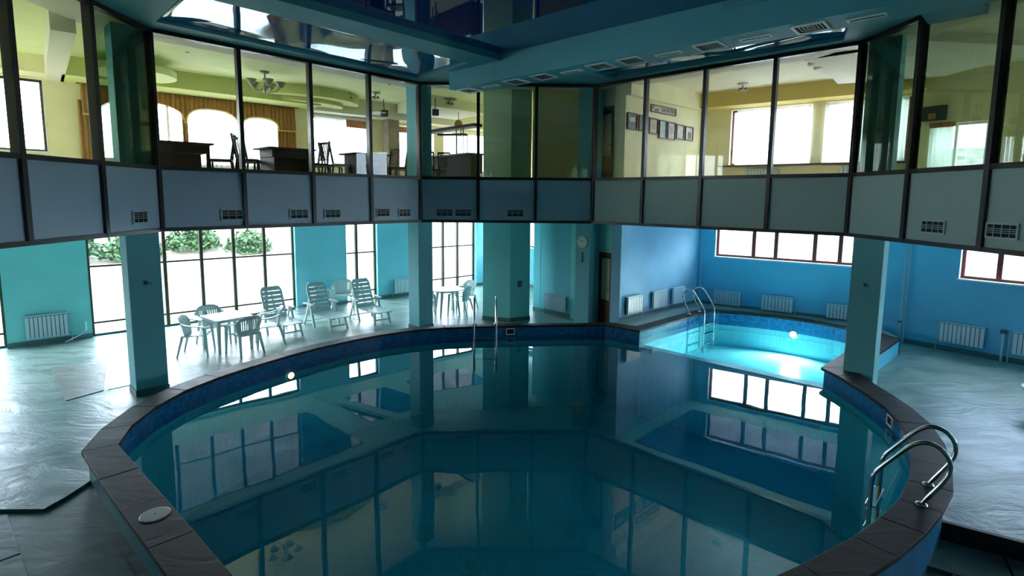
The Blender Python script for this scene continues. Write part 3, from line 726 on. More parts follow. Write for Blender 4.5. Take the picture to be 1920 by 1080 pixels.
# hooks on the columns
def hook(x, y, z, ang, label):
    t = thing('wall_hook', label, 'hook', (x, y, z), ang)
    MB().box((0, -0.01, 0), (0.04, 0.02, 0.06)).build('plate', T_RUBBER, t)
    MB().tube([(0, -0.02, 0), (0.02, -0.06, 0.0), (0.07, -0.07, -0.01)], 0.007, 6).build('arm', T_RUBBER, t)
hook(-5.71, 8.64, 1.86, math.pi / 4, 'small dark hook on the left column')
hook(6.12, 8.60, 1.88, -math.pi / 4, 'small dark hook on the column by the small pool')

# ------------------------------------------------------------------ radiators
def radiator(ln, uc, z0, label, w=0.72, h=0.50, n=9, pipe='R', floor_z=0.0):
    c = ln.p(uc, 0.07)
    t = thing('radiator', label, 'radiator', (c.x, c.y, z0), ln.ang, 'white ribbed radiators')
    s = w / n
    for k in range(n):
        MB().box((-w / 2 + s * (k + 0.5), -0.01, h * 0.47), (s - 0.012, 0.065, h * 0.90)).build('section', T_RAD, t, bevel=0.005)
    MB().box((0, 0.008, h * 0.5), (w - 0.02, 0.05, h * 0.86)).build('core', T_RADB, t)
    MB().box((0, -0.005, h * 0.965), (w, 0.075, 0.018)).build('top_grille', T_RAD, t)
    sx = w / 2 if pipe == 'R' else -w / 2
    k = 1 if pipe == 'R' else -1
    MB().tube([(sx, 0, h * 0.93), (sx + 0.05 * k, 0, h * 0.93), (sx + 0.055 * k, 0, h * 0.9), (sx + 0.055 * k, 0, -(z0 - floor_z))], 0.011, 6).build('pipe', T_PIPE, t)
    MB().tube([(sx, 0, 0.05), (sx + 0.05 * k, 0, 0.05)], 0.014, 6).build('valve', T_PIPE, t)
radiator(WL, 0.73, 0.15, 'white radiator on the turquoise pier at the far left', 0.70, 0.52, 10)
radiator(WL, 9.55, 0.12, 'white radiator beside the narrow window, half hidden by a column', 0.70, 0.48, 10, 'L')
radiator(WA, 0.93, 0.16, 'white radiator on the aqua wall left of the clock column', 0.75, 0.45, 10, 'L')
radiator(EW, 0.60, 0.15, 'white radiator in the gap right of the middle pier', 0.7, 0.5, 9)
radiator(VW, 0.50, 0.47, 'white radiator nearest the brown door beside the small pool', 0.60, 0.45, 9, 'R', CZ)
radiator(VW, 1.60, 0.47, 'middle radiator of the three on the pale blue wall', 0.62, 0.45, 9, 'R', CZ)
radiator(VW, 2.50, 0.47, 'radiator in the corner on the pale blue wall', 0.58, 0.45, 9, 'R', CZ)
radiator(BW, 0.86, 0.385, 'radiator behind the small pool nearest the corner', 0.70, 0.40, 9, 'R', CZ)
radiator(BW, 2.10, 0.385, 'radiator in the middle of the wall behind the small pool', 0.74, 0.40, 9, 'R', CZ)
radiator(BW, 3.55, 0.385, 'radiator behind the small pool partly hidden by the column', 0.66, 0.36, 9, 'R', CZ)
radiator(RW, 1.06, 0.20, 'white radiator on the blue wall of the right deck', 0.75, 0.46, 10, 'L')
radiator(RW, 2.25, 0.20, 'radiator cut by the right edge of the view', 0.75, 0.48, 10, 'L')
# pipes in the corners
pp = thing('heating_pipe', 'pair of thin heating pipes in the corner of the right deck', 'pipe', (*BW.p(4.70, 0.08), 0))
MB().tube([(0, 0, 0.02), (0, 0, 2.74)], 0.018, 8).build('pipe', T_PIPE, pp)
MB().tube([(0.06, -0.05, 0.02), (0.06, -0.05, 2.74)], 0.014, 8).build('pipe', T_PIPE, pp)
MB().box((0, 0, 0.5), (0.06, 0.06, 0.05)).build('valve', T_RUBBER, pp)
pp = thing('heating_pipe', 'thin heating pipe in the corner behind the small pool', 'pipe', (*BW.p(0.10, 0.06), CZ))
MB().tube([(0, 0, 0.0), (0, 0, 2.38)], 0.015, 8).build('pipe', T_PIPE, pp)
pp = thing('heating_pipe', 'short white pipe between the two radiators of the right deck', 'pipe', (*RW.p(1.72, 0.06), 0))
MB().tube([(0, 0, 0.0), (0, 0, 0.60)], 0.02, 8).build('pipe', T_RAD, pp)
MB().lathe([(0.0, 0.58), (0.055, 0.59), (0.055, 0.66), (0.0, 0.67)], 10).build('valve_head', T_RUBBER, pp)

# ------------------------------------------------------------------ clock and thermometer on the clock column (left face)
nf = Vector((-1, -1)).normalized(); cpos = Vector(kcol) + nf * (0.212 + 0.012)
ck = thing('wall_clock', 'round pale wall clock on the turquoise column', 'clock', (cpos.x, cpos.y, 2.20), math.atan2(nf.y, nf.x) + math.pi / 2)
def disc_y(mb, r, y0, y1, n=28):
    vs = [(r * math.cos(2 * math.pi * i / n), y0, r * math.sin(2 * math.pi * i / n)) for i in range(n)] + [(r * math.cos(2 * math.pi * i / n), y1, r * math.sin(2 * math.pi * i / n)) for i in range(n)]
    mb.add(vs, [tuple(range(n)), tuple(range(n, 2 * n))[::-1]] + [(i, i + n, (i + 1) % n + n, (i + 1) % n) for i in range(n)]); return mb
disc_y(MB(), 0.155, -0.02, 0.01).build('case', mat('clock rim', (0.45, 0.55, 0.45), 0.4), ck)
disc_y(MB(), 0.135, -0.024, -0.015).build('dial', T_CLOCK, ck)
for k in range(12):
    a = k * math.pi / 6
    MB().add(*(lambda r0, r1, w: ([(r0 * math.sin(a) - w * math.cos(a), -0.027, r0 * math.cos(a) + w * math.sin(a)), (r0 * math.sin(a) + w * math.cos(a), -0.027, r0 * math.cos(a) - w * math.sin(a)), (r1 * math.sin(a) + w * math.cos(a), -0.027, r1 * math.cos(a) - w * math.sin(a)), (r1 * math.sin(a) - w * math.cos(a), -0.027, r1 * math.cos(a) + w * math.sin(a))], [(0, 1, 2, 3)]))(0.105, 0.125, 0.004)).build('hour_mark', T_INK, ck, solid=0.002)
MB().tube([(0, -0.03, 0), (0.055, -0.03, 0.045)], 0.006, 5).build('hour_hand', T_INK, ck)
MB().tube([(0, -0.033, 0), (-0.075, -0.033, 0.05)], 0.004, 5).build('minute_hand', T_INK, ck)
tm = thing('thermometer', 'narrow dark thermometer under the wall clock', 'thermometer', (cpos.x, cpos.y, 1.70), math.atan2(nf.y, nf.x) + math.pi / 2)
MB().box((0, 0, 0.12), (0.035, 0.02, 0.24)).build('body', T_RUBBER, tm, bevel=0.004)
MB().lathe([(0.0, 0.0), (0.012, 0.01), (0.012, 0.04), (0.0, 0.05)], 8, (0, -0.014, 0.0)).build('bulb', T_INK, tm)

# ------------------------------------------------------------------ white plastic furniture
def plastic_chair(label, loc, ang, group='white plastic armchairs on the deck'):
    """local -y is the front"""
    t = thing('plastic_armchair', label, 'chair', loc, ang, group)
    # seat
    mb = MB(); N = 8
    for j in range(N + 1):
        for i in range(N + 1):
            x = (i / N - 0.5) * 2; y = (j / N - 0.5) * 2
            w = 0.225 + 0.02 * (-y)
            z = 0.42 - 0.015 * (1 - x * x) * (1 - y * y) + 0.01 * (-y) - (0.03 if j == 0 else 0)
            mb.v.append((x * w, y * 0.22, z))
    for j in range(N):
        for i in range(N):
            a = j * (N + 1) + i; mb.f.append((a, a + 1, a + N + 2, a + N + 1))
    mb.build('seat', T_PLAST, t, smooth=True, solid=0.012)
    # back shell with slots
    mb = MB(); NU, NV = 44, 10
    def bp(i, j):
        u = (i / NU - 0.5) * 2; v = j / NV
        top = 0.83 - 0.16 * u * u * abs(u)
        z = 0.40 + (top - 0.40) * v
        wx = 0.205 + 0.065 * v
        return (wx * math.sin(u * 1.25) / math.sin(1.25), 0.20 + 0.10 * v - 0.10 * u * u * (0.6 + 0.6 * v), z)
    for j in range(NV + 1):
        for i in range(NU + 1): mb.v.append(bp(i, j))
    for j in range(NV):
        for i in range(NU):
            if 3 <= j <= 7 and i % 3 == 1 and 9 < i < NU - 9: continue
            a = j * (NU + 1) + i; mb.f.append((a, a + 1, a + NU + 2, a + NU + 1))
    mb.build('backrest', T_PLAST, t, smooth=True, solid=0.010)
    for sx in (-1, 1):
        P = [Vector((sx * 0.262, 0.20, 0.70)), Vector((sx * 0.285, 0.10, 0.665)), Vector((sx * 0.29, -0.02, 0.645)), Vector((sx * 0.285, -0.14, 0.64)), Vector((sx * 0.275, -0.21, 0.62)), Vector((sx * 0.27, -0.225, 0.58))]
        m2 = MB()
        vs = []; fs = []
        for k, p in enumerate(P):
            hw = 0.026 + 0.006 * min(k, 3)
            vs += [(p.x - hw, p.y, p.z), (p.x + hw, p.y, p.z), (p.x + hw, p.y, p.z - 0.018), (p.x - hw, p.y, p.z - 0.018)]
        for k in range(len(P) - 1):
            for q in range(4): fs.append((k * 4 + q, k * 4 + (q + 1) % 4, k * 4 + 4 + (q + 1) % 4, k * 4 + 4 + q))
        fs += [(3, 2, 1, 0), tuple(range(len(P) * 4 - 4, len(P) * 4))]
        m2.add(vs, fs).build('armrest', T_PLAST, t, bevel=0.004)
        MB().hexa([(sx * 0.275 - 0.02, -0.275, 0), (sx * 0.275 + 0.02, -0.275, 0), (sx * 0.275 + 0.02, -0.245, 0), (sx * 0.275 - 0.02, -0.245, 0)], [(sx * 0.262 - 0.03, -0.25, 0.60), (sx * 0.262 + 0.03, -0.25, 0.60), (sx * 0.262 + 0.03, -0.19, 0.60), (sx * 0.262 - 0.03, -0.19, 0.60)]).build('leg', T_PLAST, t, bevel=0.005)
        MB().hexa([(sx * 0.24 - 0.018, 0.29, 0), (sx * 0.24 + 0.018, 0.29, 0), (sx * 0.24 + 0.018, 0.32, 0), (sx * 0.24 - 0.018, 0.32, 0)], [(sx * 0.20 - 0.028, 0.17, 0.44), (sx * 0.20 + 0.028, 0.17, 0.44), (sx * 0.20 + 0.028, 0.22, 0.44), (sx * 0.20 - 0.028, 0.22, 0.44)]).build('leg', T_PLAST, t, bevel=0.005)
    return t
ch0 = plastic_chair('white plastic armchair at the left end of the square table, back to the column', (-6.15, 10.82, 0), 0.0)
# front direction vectors -> angle so that local -y points along it
def fy(vx, vy): return math.atan2(vy, vx) + math.pi / 2
ch0.rotation_euler.z = fy(0.86, 0.22)
ch0.location = (-6.22, 10.86, 0)
G1 = 'white plastic armchairs on the deck'
dup(ch0, None, (-6.30, 11.62, 0), fy(0.62, -0.60), 'white plastic armchair behind the square table, against the wide window')
dup(ch0, None, (-5.27, 10.93, 0), fy(-0.66, 0.52), 'white plastic armchair in front of the square table, slotted back to the camera')
dup(ch0, None, (-5.06, 11.62, 0), fy(-0.80, -0.42), 'white plastic armchair at the right end of the square table, beside a lounger')
dup(ch0, None, (-1.05, 14.62, 0), fy(-0.80, 0.30), 'white plastic armchair right of the far oval table')
dup(ch0, None, (-0.98, 15.32, 0), fy(-0.62, -0.60), 'white plastic armchair behind the far oval table')
dup(ch0, None, (-2.02, 14.62, 0), fy(0.9, 0.2), 'white plastic armchair left of the far oval table, half hidden by the column')
dup(ch0, None, (-4.50, 15.35, 0), fy(0.30, -0.95), 'white plastic armchair against the aqua wall, between two lounger backs')
dup(ch0, None, (-5.10, 15.08, 0), fy(0.75, 0.60), 'white plastic armchair seen from the side against the aqua wall')
# square table
def ptable(label, cx, cy, ang, w, d, rnd_=0.06, n=6, oval=False):
    t = thing('plastic_table', label, 'table', (cx, cy, 0), ang)
    if oval: pts = [(w / 2 * math.cos(a * math.pi / 16), d / 2 * math.sin(a * math.pi / 16)) for a in range(32)]
    else:
        pts = []
        for sx, sy, a0 in ((1, -1, -90), (1, 1, 0), (-1, 1, 90), (-1, -1, 180)):
            for k in range(n + 1):
                a = math.radians(a0 + 90 * k / n); pts.append((sx * (w / 2 - rnd_) + rnd_ * math.cos(a), sy * (d / 2 - rnd_) + rnd_ * math.sin(a)))
    MB().prism(pts, 0.695, 0.72).build('tabletop', T_PLAST, t, bevel=0.005)
    k = 0.70 if oval else 0.93
    MB().prism([(x * k, y * k) for x, y in pts], 0.65, 0.695).build('apron', T_PLAST, t)
    lx, ly = (w * 0.22, d * 0.25) if oval else (w / 2 - 0.06, d / 2 - 0.06)
    for sx in (-1, 1):
        for sy in (-1, 1):
            ex, ey = (1.3, 1.3) if oval else (1.03, 1.03)
            MB().hexa([(sx * lx * ex - .022, sy * ly * ey - .022, 0), (sx * lx * ex + .022, sy * ly * ey - .022, 0), (sx * lx * ex + .022, sy * ly * ey + .022, 0), (sx * lx * ex - .022, sy * ly * ey + .022, 0)],
                      [(sx * lx - .035, sy * ly - .035, 0.66), (sx * lx + .035, sy * ly - .035, 0.66), (sx * lx + .035, sy * ly + .035, 0.66), (sx * lx - .035, sy * ly + .035, 0.66)]).build('leg', T_PLAST, t, bevel=0.006)
ptable('white square plastic table between the left column and the loungers', -5.79, 11.25, math.atan2(0.54, 0.43), 0.76, 0.80)
ptable('white oval plastic table by the far window', -1.42, 14.62, 0.4, 0.95, 0.80, oval=True)

def lounger(label, loc, ang, back=62):
    """local +x is the foot end"""
    t = thing('sun_lounger', label, 'sun lounger', loc, ang, 'white plastic sun loungers')
    # seat deck x 0..0.95
    H = 0.33
    def outline(x):  # half width of the deck
        return 0.27 if x < 0.75 else 0.27 * math.sqrt(max(0.0, 1 - ((x - 0.75) / 0.30) ** 2 * 0.75))
    for sy in (-1, 1):
        mb = MB()
        pts = [(-0.05 + 1.05 * k / 14) for k in range(15)]
        for a, b in zip(pts[:-1], pts[1:]):
            ya, yb = outline(a) * sy, outline(b) * sy
            mb.hexa([(a, ya - 0.035 * sy if sy > 0 else ya, H - 0.03), (b, yb - 0.035 * sy if sy > 0 else yb, H - 0.03), (b, yb if sy > 0 else yb + 0.035, H - 0.03), (a, ya if sy > 0 else ya + 0.035, H - 0.03)],
                    [(a, ya - 0.035 * sy if sy > 0 else ya, H), (b, yb - 0.035 * sy if sy > 0 else yb, H), (b, yb if sy > 0 else yb + 0.035, H), (a, ya if sy > 0 else ya + 0.035, H)])
        mb.build('seat_rail', T_PLAST, t)
    for k in range(8):
        x = 0.0 + k * 0.125; w = outline(x + 0.05)
        MB().box((x + 0.05, 0, H - 0.008), (0.105, 2 * w - 0.02, 0.016)).build('seat_slat', T_PLAST, t, bevel=0.003)
    # backrest
    A = math.radians(back); ca, sa = math.cos(A), math.sin(A)
    def bk(s, y, o=0.0): return (-0.02 - s * ca + o * sa, y, H - 0.01 + s * sa + o * ca)
    LB = 0.78
    def bw(s): return 0.26 if s < LB - 0.15 else 0.26 * math.sqrt(max(0.05, 1 - ((s - LB + 0.15) / 0.17) ** 2 * 0.55))
    def slab(mb, s0, s1, y0a, y1a, y0b, y1b, th=0.018):
        mb.hexa([bk(s0, y0a), bk(s0, y1a), bk(s1, y1b), bk(s1, y0b)], [bk(s0, y0a, th), bk(s0, y1a, th), bk(s1, y1b, th), bk(s1, y0b, th)])
    K = 16
    for sy in (-1, 1):
        mb = MB()
        for k in range(K):
            s0, s1 = LB * k / K, LB * (k + 1) / K
            slab(mb, s0, s1, sy * bw(s0), sy * (bw(s0) - 0.05), sy * bw(s1), sy * (bw(s1) - 0.05))
        mb.build('back_rail', T_PLAST, t)
    edges = [0.0, 0.10, 0.125, 0.21, 0.235, 0.32, 0.345, 0.43, 0.455, 0.54, 0.565, 0.65, 0.675, LB]
    for k in range(0, len(edges) - 1, 2):
        s0, s1 = edges[k], edges[k + 1]
        m2 = MB(); slab(m2, s0, s1, -bw(s0) + 0.045, bw(s0) - 0.045, -bw(s1) + 0.045, bw(s1) - 0.045)
        m2.build('back_slat', T_PLAST, t)
    # centre spine
    m2 = MB(); slab(m2, 0.0, LB - 0.12, -0.02, 0.02, -0.02, 0.02, 0.014); m2.build('back_spine', T_PLAST, t)
    for sy in (-1, 1):
        y = sy * 0.33
        P = [(-0.28, 0.56), (-0.10, 0.575), (0.10, 0.57), (0.22, 0.56)]
        m2 = MB()
        for (x0, z0), (x1, z1) in zip(P[:-1], P[1:]):
            m2.hexa([(x0, y - 0.04, z0 - 0.02), (x1, y - 0.04, z1 - 0.02), (x1, y + 0.04, z1 - 0.02), (x0, y + 0.04, z0 - 0.02)], [(x0, y - 0.04, z0), (x1, y - 0.04, z1), (x1, y + 0.04, z1), (x0, y + 0.04, z0)])
        m2.build('armrest', T_PLAST, t, bevel=0.004)
        for xb, xt in ((-0.30, 0.0), (0.26, 0.06)):
            MB().hexa([(xb - 0.025, y - 0.022, 0), (xb + 0.025, y - 0.022, 0), (xb + 0.025, y + 0.022, 0), (xb - 0.025, y + 0.022, 0)], [(xt - 0.035, y - 0.022, 0.55), (xt + 0.035, y - 0.022, 0.55), (xt + 0.035, y + 0.022, 0.55), (xt - 0.035, y + 0.022, 0.55)]).build('arm_leg', T_PLAST, t, bevel=0.004)
        MB().hexa([(0.86, sy * 0.22 - .02, 0), (0.90, sy * 0.22 - .02, 0), (0.90, sy * 0.22 + .02, 0), (0.86, sy * 0.22 + .02, 0)], [(0.76, sy * 0.19 - .025, H - 0.02), (0.83, sy * 0.19 - .025, H - 0.02), (0.83, sy * 0.19 + .025, H - 0.02), (0.76, sy * 0.19 + .025, H - 0.02)]).build('leg', T_PLAST, t, bevel=0.004)
    MB().box((0.85, 0, 0.11), (0.03, 0.42, 0.03)).build('crossbar', T_PLAST, t)
    MB().box((-0.26, 0, 0.08), (0.03, 0.66, 0.03)).build('crossbar', T_PLAST, t)
    return t
l1 = lounger('white sun lounger nearest the square table, back against the window', (-5.39, 12.82, 0), math.radians(-45), 66)
dup(l1, None, (-4.52, 13.48, 0), math.radians(-45), 'middle white sun lounger in front of the aqua wall')
dup(l1, None, (-3.56, 14.14, 0), math.radians(-48), 'white sun lounger nearest the turquoise column on its left')
# round white stool at the right edge
st = thing('stone_bench', 'rounded white bench end at the right edge of the deck', 'bench', (8.62, 7.72, 0))
MB().prism([(0.45 * math.cos(a * math.pi / 12), 0.30 * math.sin(a * math.pi / 12)) for a in range(24)], 0.36, 0.42).build('seat', T_PLAST, st, bevel=0.01)
MB().lathe([(0.20, 0.0), (0.19, 0.05), (0.18, 0.36)], 16).build('base', mat('brick red base', (0.35, 0.16, 0.12), 0.6), st)
hs = thing('garden_hose', 'small coil of pale hose on the floor beside the lounger by the window jamb', 'hose', (-5.45, 14.65, 0))
MB().tube([((0.13 + 0.012 * k / 10) * math.cos(k * 0.5), (0.13 + 0.012 * k / 10) * math.sin(k * 0.5), 0.02 + 0.004 * k) for k in range(40)], 0.012, 6).build('coil', T_PIPE, hs)
wp = thing('loose_pipe', 'loose white plastic tube leaning at the foot of the turquoise pier', 'pipe', (*WL.p(1.30, 0.12), 0))
MB().tube([(-0.20, -0.22, 0.012), (0.05, -0.05, 0.16), (0.10, 0.0, 0.24), (0.08, 0.03, 0.42)], 0.014, 6).build('tube', T_RAD, wp)

# ------------------------------------------------------------------ main ceiling over the void
ZC = 5.875
NV_ = [(0.10, 10.58), (-4.85, 5.63), (0.10, 0.68), (5.05, 5.63)]
LPN = [(-5.2, 8.5), (-1.81, 12.2), (-0.62, 10.75), (-4.08, 7.32)]
RPN = [(1.70, 11.60), (2.55, 11.95), (5.60, 8.85), (5.27, 8.24), (4.7, 7.6), (1.45, 10.85)]
def ceil_with_holes():
    loops = [[Vector((x, y, 0)) for x, y in lp] for lp in (S, NV_, LPN, RPN)]
    tris = tessellate_polygon(loops); flat = [p for lp in loops for p in lp]
    mb = MB()
    n = len(flat)
    mb.v = [(p.x, p.y, ZC) for p in flat] + [(p.x, p.y, ZC + 0.16) for p in flat]
    for t in tris:
        a, b, c_ = (flat[i] for i in t)
        if (b - a).cross(c_ - a).z > 0: t = t[::-1]
        mb.f.append(tuple(t)); mb.f.append(tuple(i + n for i in t[::-1]))
    o = 0
    for lp in loops:
        m = len(lp)
        for i in range(m):
            j = (i + 1) % m; mb.f.append((o + i, o + j, o + j + n, o + i + n))
        o += m
    return mb
skind(ceil_with_holes().build('ceiling', T_SOFF), 'teal ceiling frame over the pool')
skind(MB().prism(NV_, ZC + 0.125, ZC + 0.16).build('ceiling', T_NAVY), 'large glossy navy stretch ceiling panel')
def membrane(q, z, name, label, amp):
    A, B, C_, D = (Vector(p) for p in q); NU, NV2 = 48, 20
    rr = random.Random(5); mb = MB()
    for j in range(NV2 + 1):
        for i in range(NU + 1):
            u, v = i / NU, j / NV2
            p = A.lerp(B, u).lerp(D.lerp(C_, u), v)
            e = min(1.0, min(u, 1 - u, v, 1 - v) * 7)
            w = math.sin(u * 15.0 + 2.2 * v) * 0.5 + math.sin(u * 8.3 + 1.0 - 2.5 * v) * 0.7 + math.sin(u * 27 + v * 6) * 0.14
            mb.v.append((p.x, p.y, z + e * amp * w + 0.02 * e))
    for j in range(NV2):
        for i in range(NU):
            a = j * (NU + 1) + i; mb.f.append((a, a + 1, a + NU + 2, a + NU + 1))
    return skind(mb.build(name, T_STRB, smooth=True, solid=0.004), label)
membrane(LPN, ZC + 0.05, 'ceiling', 'rippled glossy blue stretch ceiling above the left gallery front', 0.030)
membrane([(1.45, 10.85), (4.9, 7.4), (5.66, 8.85), (1.9, 12.1)][::-1], ZC + 0.06, 'ceiling', 'rippled glossy blue stretch ceiling above the right gallery front', 0.030)
# duct with vents on the right
dl = Line((-1.06, 11.53), (4.85, 5.92))
du = struct('trim_3', 'teal duct box hanging along the ceiling')
mb = MB(); dl.n = Vector((0.69, 0.724)); dl.box(mb, 0.0, dl.L + 1.4, 0.0, 0.62, 5.52, ZC + 0.13); mb.build('duct_box', T_DUCT, du, bevel=0.004)
cb = struct('trim_4', 'cross beam at the right end of the duct')
mb = MB(); c1 = Line((4.25, 5.5), (5.9, 7.0)); c1.box(mb, 0.0, c1.L, -0.3, 0.3, 5.62, ZC + 0.05); mb.build('beam', T_SOFF, cb)
def sq_vent(x, y, label, s=0.40, slot=False):
    u = (Vector((x, y)) - dl.A).dot(dl.d)
    q = dl.p(u, 0.31)
    t = thing('ceiling_vent', label, 'vent', (q.x, q.y, 5.52), dl.ang, 'vents along the underside of the duct')
    w, d = (0.42, 0.13) if slot else (s, s)
    f = 0.03 if slot else 0.035
    mb = MB()
    for a in ((-w / 2 + f / 2, 0, f, d), (w / 2 - f / 2, 0, f, d), (0, -d / 2 + f / 2, w - 2 * f, f), (0, d / 2 - f / 2, w - 2 * f, f)): mb.box((a[0], a[1], -0.008), (a[2], a[3], 0.016))
    mb.build('vent_frame', T_WVENT, t)
    MB().box((0, 0, -0.002), (w - 2 * f, d - 2 * f, 0.003)).build('vent_back', T_DARK, t)
    if slot:
        for k in range(5): MB().box((-w / 2 + f + (w - 2 * f) * (k + 0.5) / 5, 0, -0.007), (0.008, d - 2 * f, 0.008)).build('slat', T_VENT, t)
    else:
        for k in range(1, 4):
            r = (w / 2 - f) * k / 4.0; mb = MB()
            for a in ((-r, 0, 0.012, 2 * r), (r, 0, 0.012, 2 * r), (0, -r, 2 * r, 0.012), (0, r, 2 * r, 0.012)): mb.box((a[0], a[1], -0.005), (a[2], a[3], 0.003))
            mb.build('slat', T_VENT, t)
k_ = 0.9407
for x, y, lb in ((4.32, 7.57, 'square vent on the duct nearest the camera'), (3.31, 8.55, 'second square vent on the duct from the camera'), (2.32, 9.5, 'third square vent on the duct from the camera'), (1.88, 9.95, 'fourth square vent on the duct from the camera'), (0.88, 10.84, 'fifth square vent on the duct from the camera'), (0.34, 11.32, 'sixth square vent on the duct from the camera'), (-0.62, 12.34, 'square vent at the far end of the duct')):
    sq_vent(x * k_, y * k_, lb)
for x, y, lb in ((4.79, 7.12, 'slot vent at the near end of the duct'), (3.79, 8.07, 'slot vent between the first and second square vents'), (2.78, 8.99, 'slot vent between the second and third square vents'), (1.38, 10.36, 'slot vent between the fourth and fifth square vents'), (-0.10, 11.9, 'slot vent next to the far end of the duct')):
    sq_vent(x * k_, y * k_, lb, slot=True)

# ------------------------------------------------------------------ upper floor rooms
UZ = 3.55
wall(WL, 'wall_upper_left', T_CREAM, -3.93, 14.03, 3.5, 6.4, [(-1.6, 1.0, 4.16, 5.66), (1.9, 6.0, 4.05, 5.55), (6.75, 8.43, 4.14, 5.52), (9.25, 10.8, 4.14, 5.5), (11.2, 13.4, 4.14, 5.5)], label='cream outer wall of the upper dining room')
window(WL, -1.6, 1.0, 4.16, 5.66, [-0.7, 0.2], [], T_WINB, label='upper window with white reveal at the far left')
window(WL, 1.9, 6.0, 4.05, 5.55, [3.25, 4.6], [], T_WHITE, label='wide upper window behind the scalloped curtains')
window(WL, 6.75, 8.43, 4.14, 5.52, [7.4], [], T_WHITE, label='upper window with vertical blinds')
window(WL, 9.25, 10.8, 4.14, 5.5, [10.0], [], T_WHITE, label='upper window behind the grey pillar')
window(WL, 11.2, 13.4, 4.14, 5.5, [12.3], [], T_WHITE, label='upper window beside the bar')
wall(EW, 'wall_upper_far', T_CREAM, 0, EW.L, 3.5, 6.4)
wall(RT, 'wall_upper_middle', T_CREAM, 0, RT.L, 3.5, 6.4)
wall(WA, 'wall_upper_middle', T_CREAM, 0, WA.L, 3.5, 6.4, thick=0.1)
wall(WD, 'wall_upper_middle', T_CREAM, 0, WD.L - 0.01, 3.5, 6.4, [(0.95, 1.60, 3.5, 5.45)], thick=0.06)
door(WD, 0.95, 1.60, UZ, 5.45, 'door_2', 'brown door of the upper floor beside the framed pictures')
wall(VW, 'wall_upper_back_left', T_CREAM, 0, VW.L, 3.5, 6.4, label='yellow wall with the framed pictures')
wall(BW, 'wall_upper_back', T_CREAM, 0, BW.L, 3.5, 6.4, [(0.70, 2.62, 4.18, 5.62), (2.88, 4.55, 4.18, 5.62)])
window(BW, 0.70, 2.62, 4.18, 5.62, [1.7], [], T_MWOOD, label='left bright upper window behind white curtains')
window(BW, 2.88, 4.55, 4.18, 5.62, [3.7], [], T_MWOOD, label='right bright upper window behind white curtains')
wall(RW, 'wall_upper_right', T_CREAM, 0, 8.0, 3.5, 6.4, [(0.15, 1.12, 3.9, 4.95), (3.0, 6.0, 4.1, 5.4)])
window(RW, 0.15, 1.12, 3.9, 4.95, [0.58], [], T_WHITE, label='upper window behind the tinted glass on the right')
window(RW, 3.0, 6.0, 4.1, 5.4, [4.5], [], T_WHITE)
wall(LWL, 'wall_upper_outer_left', T_CREAM, 0, LWL.L, 3.5, 6.4, [(6.5, 11.0, 4.1, 5.6)])
window(LWL, 6.5, 11.0, 4.1, 5.6, [8.0, 9.5], [], T_WHITE)  # unseen upper window, added to let light in from the left
wall(RWL, 'wall_upper_outer_right', T_CREAM, 0, RWL.L, 3.5, 6.4)
skind(MB().prism(OUT, 6.05, 6.4, SB).build('ceiling', T_LIME), 'lime ceiling of the upper rooms')
skind(MB().prism([(2.35, 12.72), (2.9, 12.42), (5.63, 14.75), (9.41, 11.82), RR, (RR[0], -4.0), (6.15, -4.0), (6.15, 8.95)], 6.04, 6.05).build('ceiling', mat('pale cream ceiling paint', (0.90, 0.86, 0.66), 0.7)), 'pale cream ceiling of the upper right room')
skind(MB().prism([(x, y) for x, y in OUT], 6.41, 6.6).build('ceiling', T_SOFF), 'roof slab')
skind(MB().prism(OUT, 3.552, 3.56, SB).build('floor', mat('upper floor paled for bounce light', (0.70, 0.64, 0.50), 0.4)), 'unseen upper floor, made pale to brighten the rooms')  # floor out of sight, paled so it throws light up into the rooms
# edge band just behind the glass
def ring_band(k0, k1, w, z0, z1, m, lab=None):
    A, B = Vector(S[k0]), Vector(S[k1]); c = Vector((0.2, 5.7)); l_ = Line(A, B)
    if (c - l_.p(l_.L / 2)).dot(l_.n) > 0: l_.n = -l_.n
    mb = MB(); l_.box(mb, -0.25, l_.L + 0.25, 0.09, w, z0, z1); return skind(mb.build('ceiling', m), lab)
ring_band(0, 1, 0.75, 5.87, 6.05, T_OFFW, 'pale ceiling band behind the left gallery glass')
ring_band(1, 2, 0.75, 5.88, 6.05, T_OFFW); ring_band(2, 3, 0.75, 5.87, 6.05, T_OFFW, 'pale ceiling band behind the right gallery glass')
ring_band(3, 4, 0.9, 5.86, 6.05, T_OFFW); ring_band(7, 0, 0.9, 5.86, 6.05, T_OFFW)
# soffits along the outer walls
mb = MB(); WL.box(mb, 1.3, 6.6, 0.0, 0.95, 5.66, 6.05); skind(mb.build('ceiling', T_OLIVE), 'yellow green soffit above the curtains')
mb = MB(); WL.box(mb, 6.6, 14.0, 0.0, 0.5, 5.60, 6.05); skind(mb.build('ceiling', T_OFFW), 'pale soffit above the blinds')
mb = MB(); WL.box(mb, 9.1, 11.2, 0.6, 2.4, 5.78, 6.05); skind(mb.build('ceiling', T_OFFW), 'dropped beam near the bar')
mb = MB(); WL.box(mb, -3.9, 1.1, 0.0, 0.6, 5.70, 6.05); skind(mb.build('ceiling', T_CREAM), 'soffit above the far left upper window')
mb = MB(); WL.box(mb, 1.05, 1.35, 0.0, 4.7, 5.66, 6.05); skind(mb.build('ceiling', T_OFFW), 'pale beam across the upper left room')
mb = MB(); BW.box(mb, 0, BW.L, 0.0, 0.55, 5.66, 6.05); skind(mb.build('ceiling', mat('mustard soffit paint', (0.72, 0.55, 0.16), 0.7)), 'mustard soffit above the white curtains')
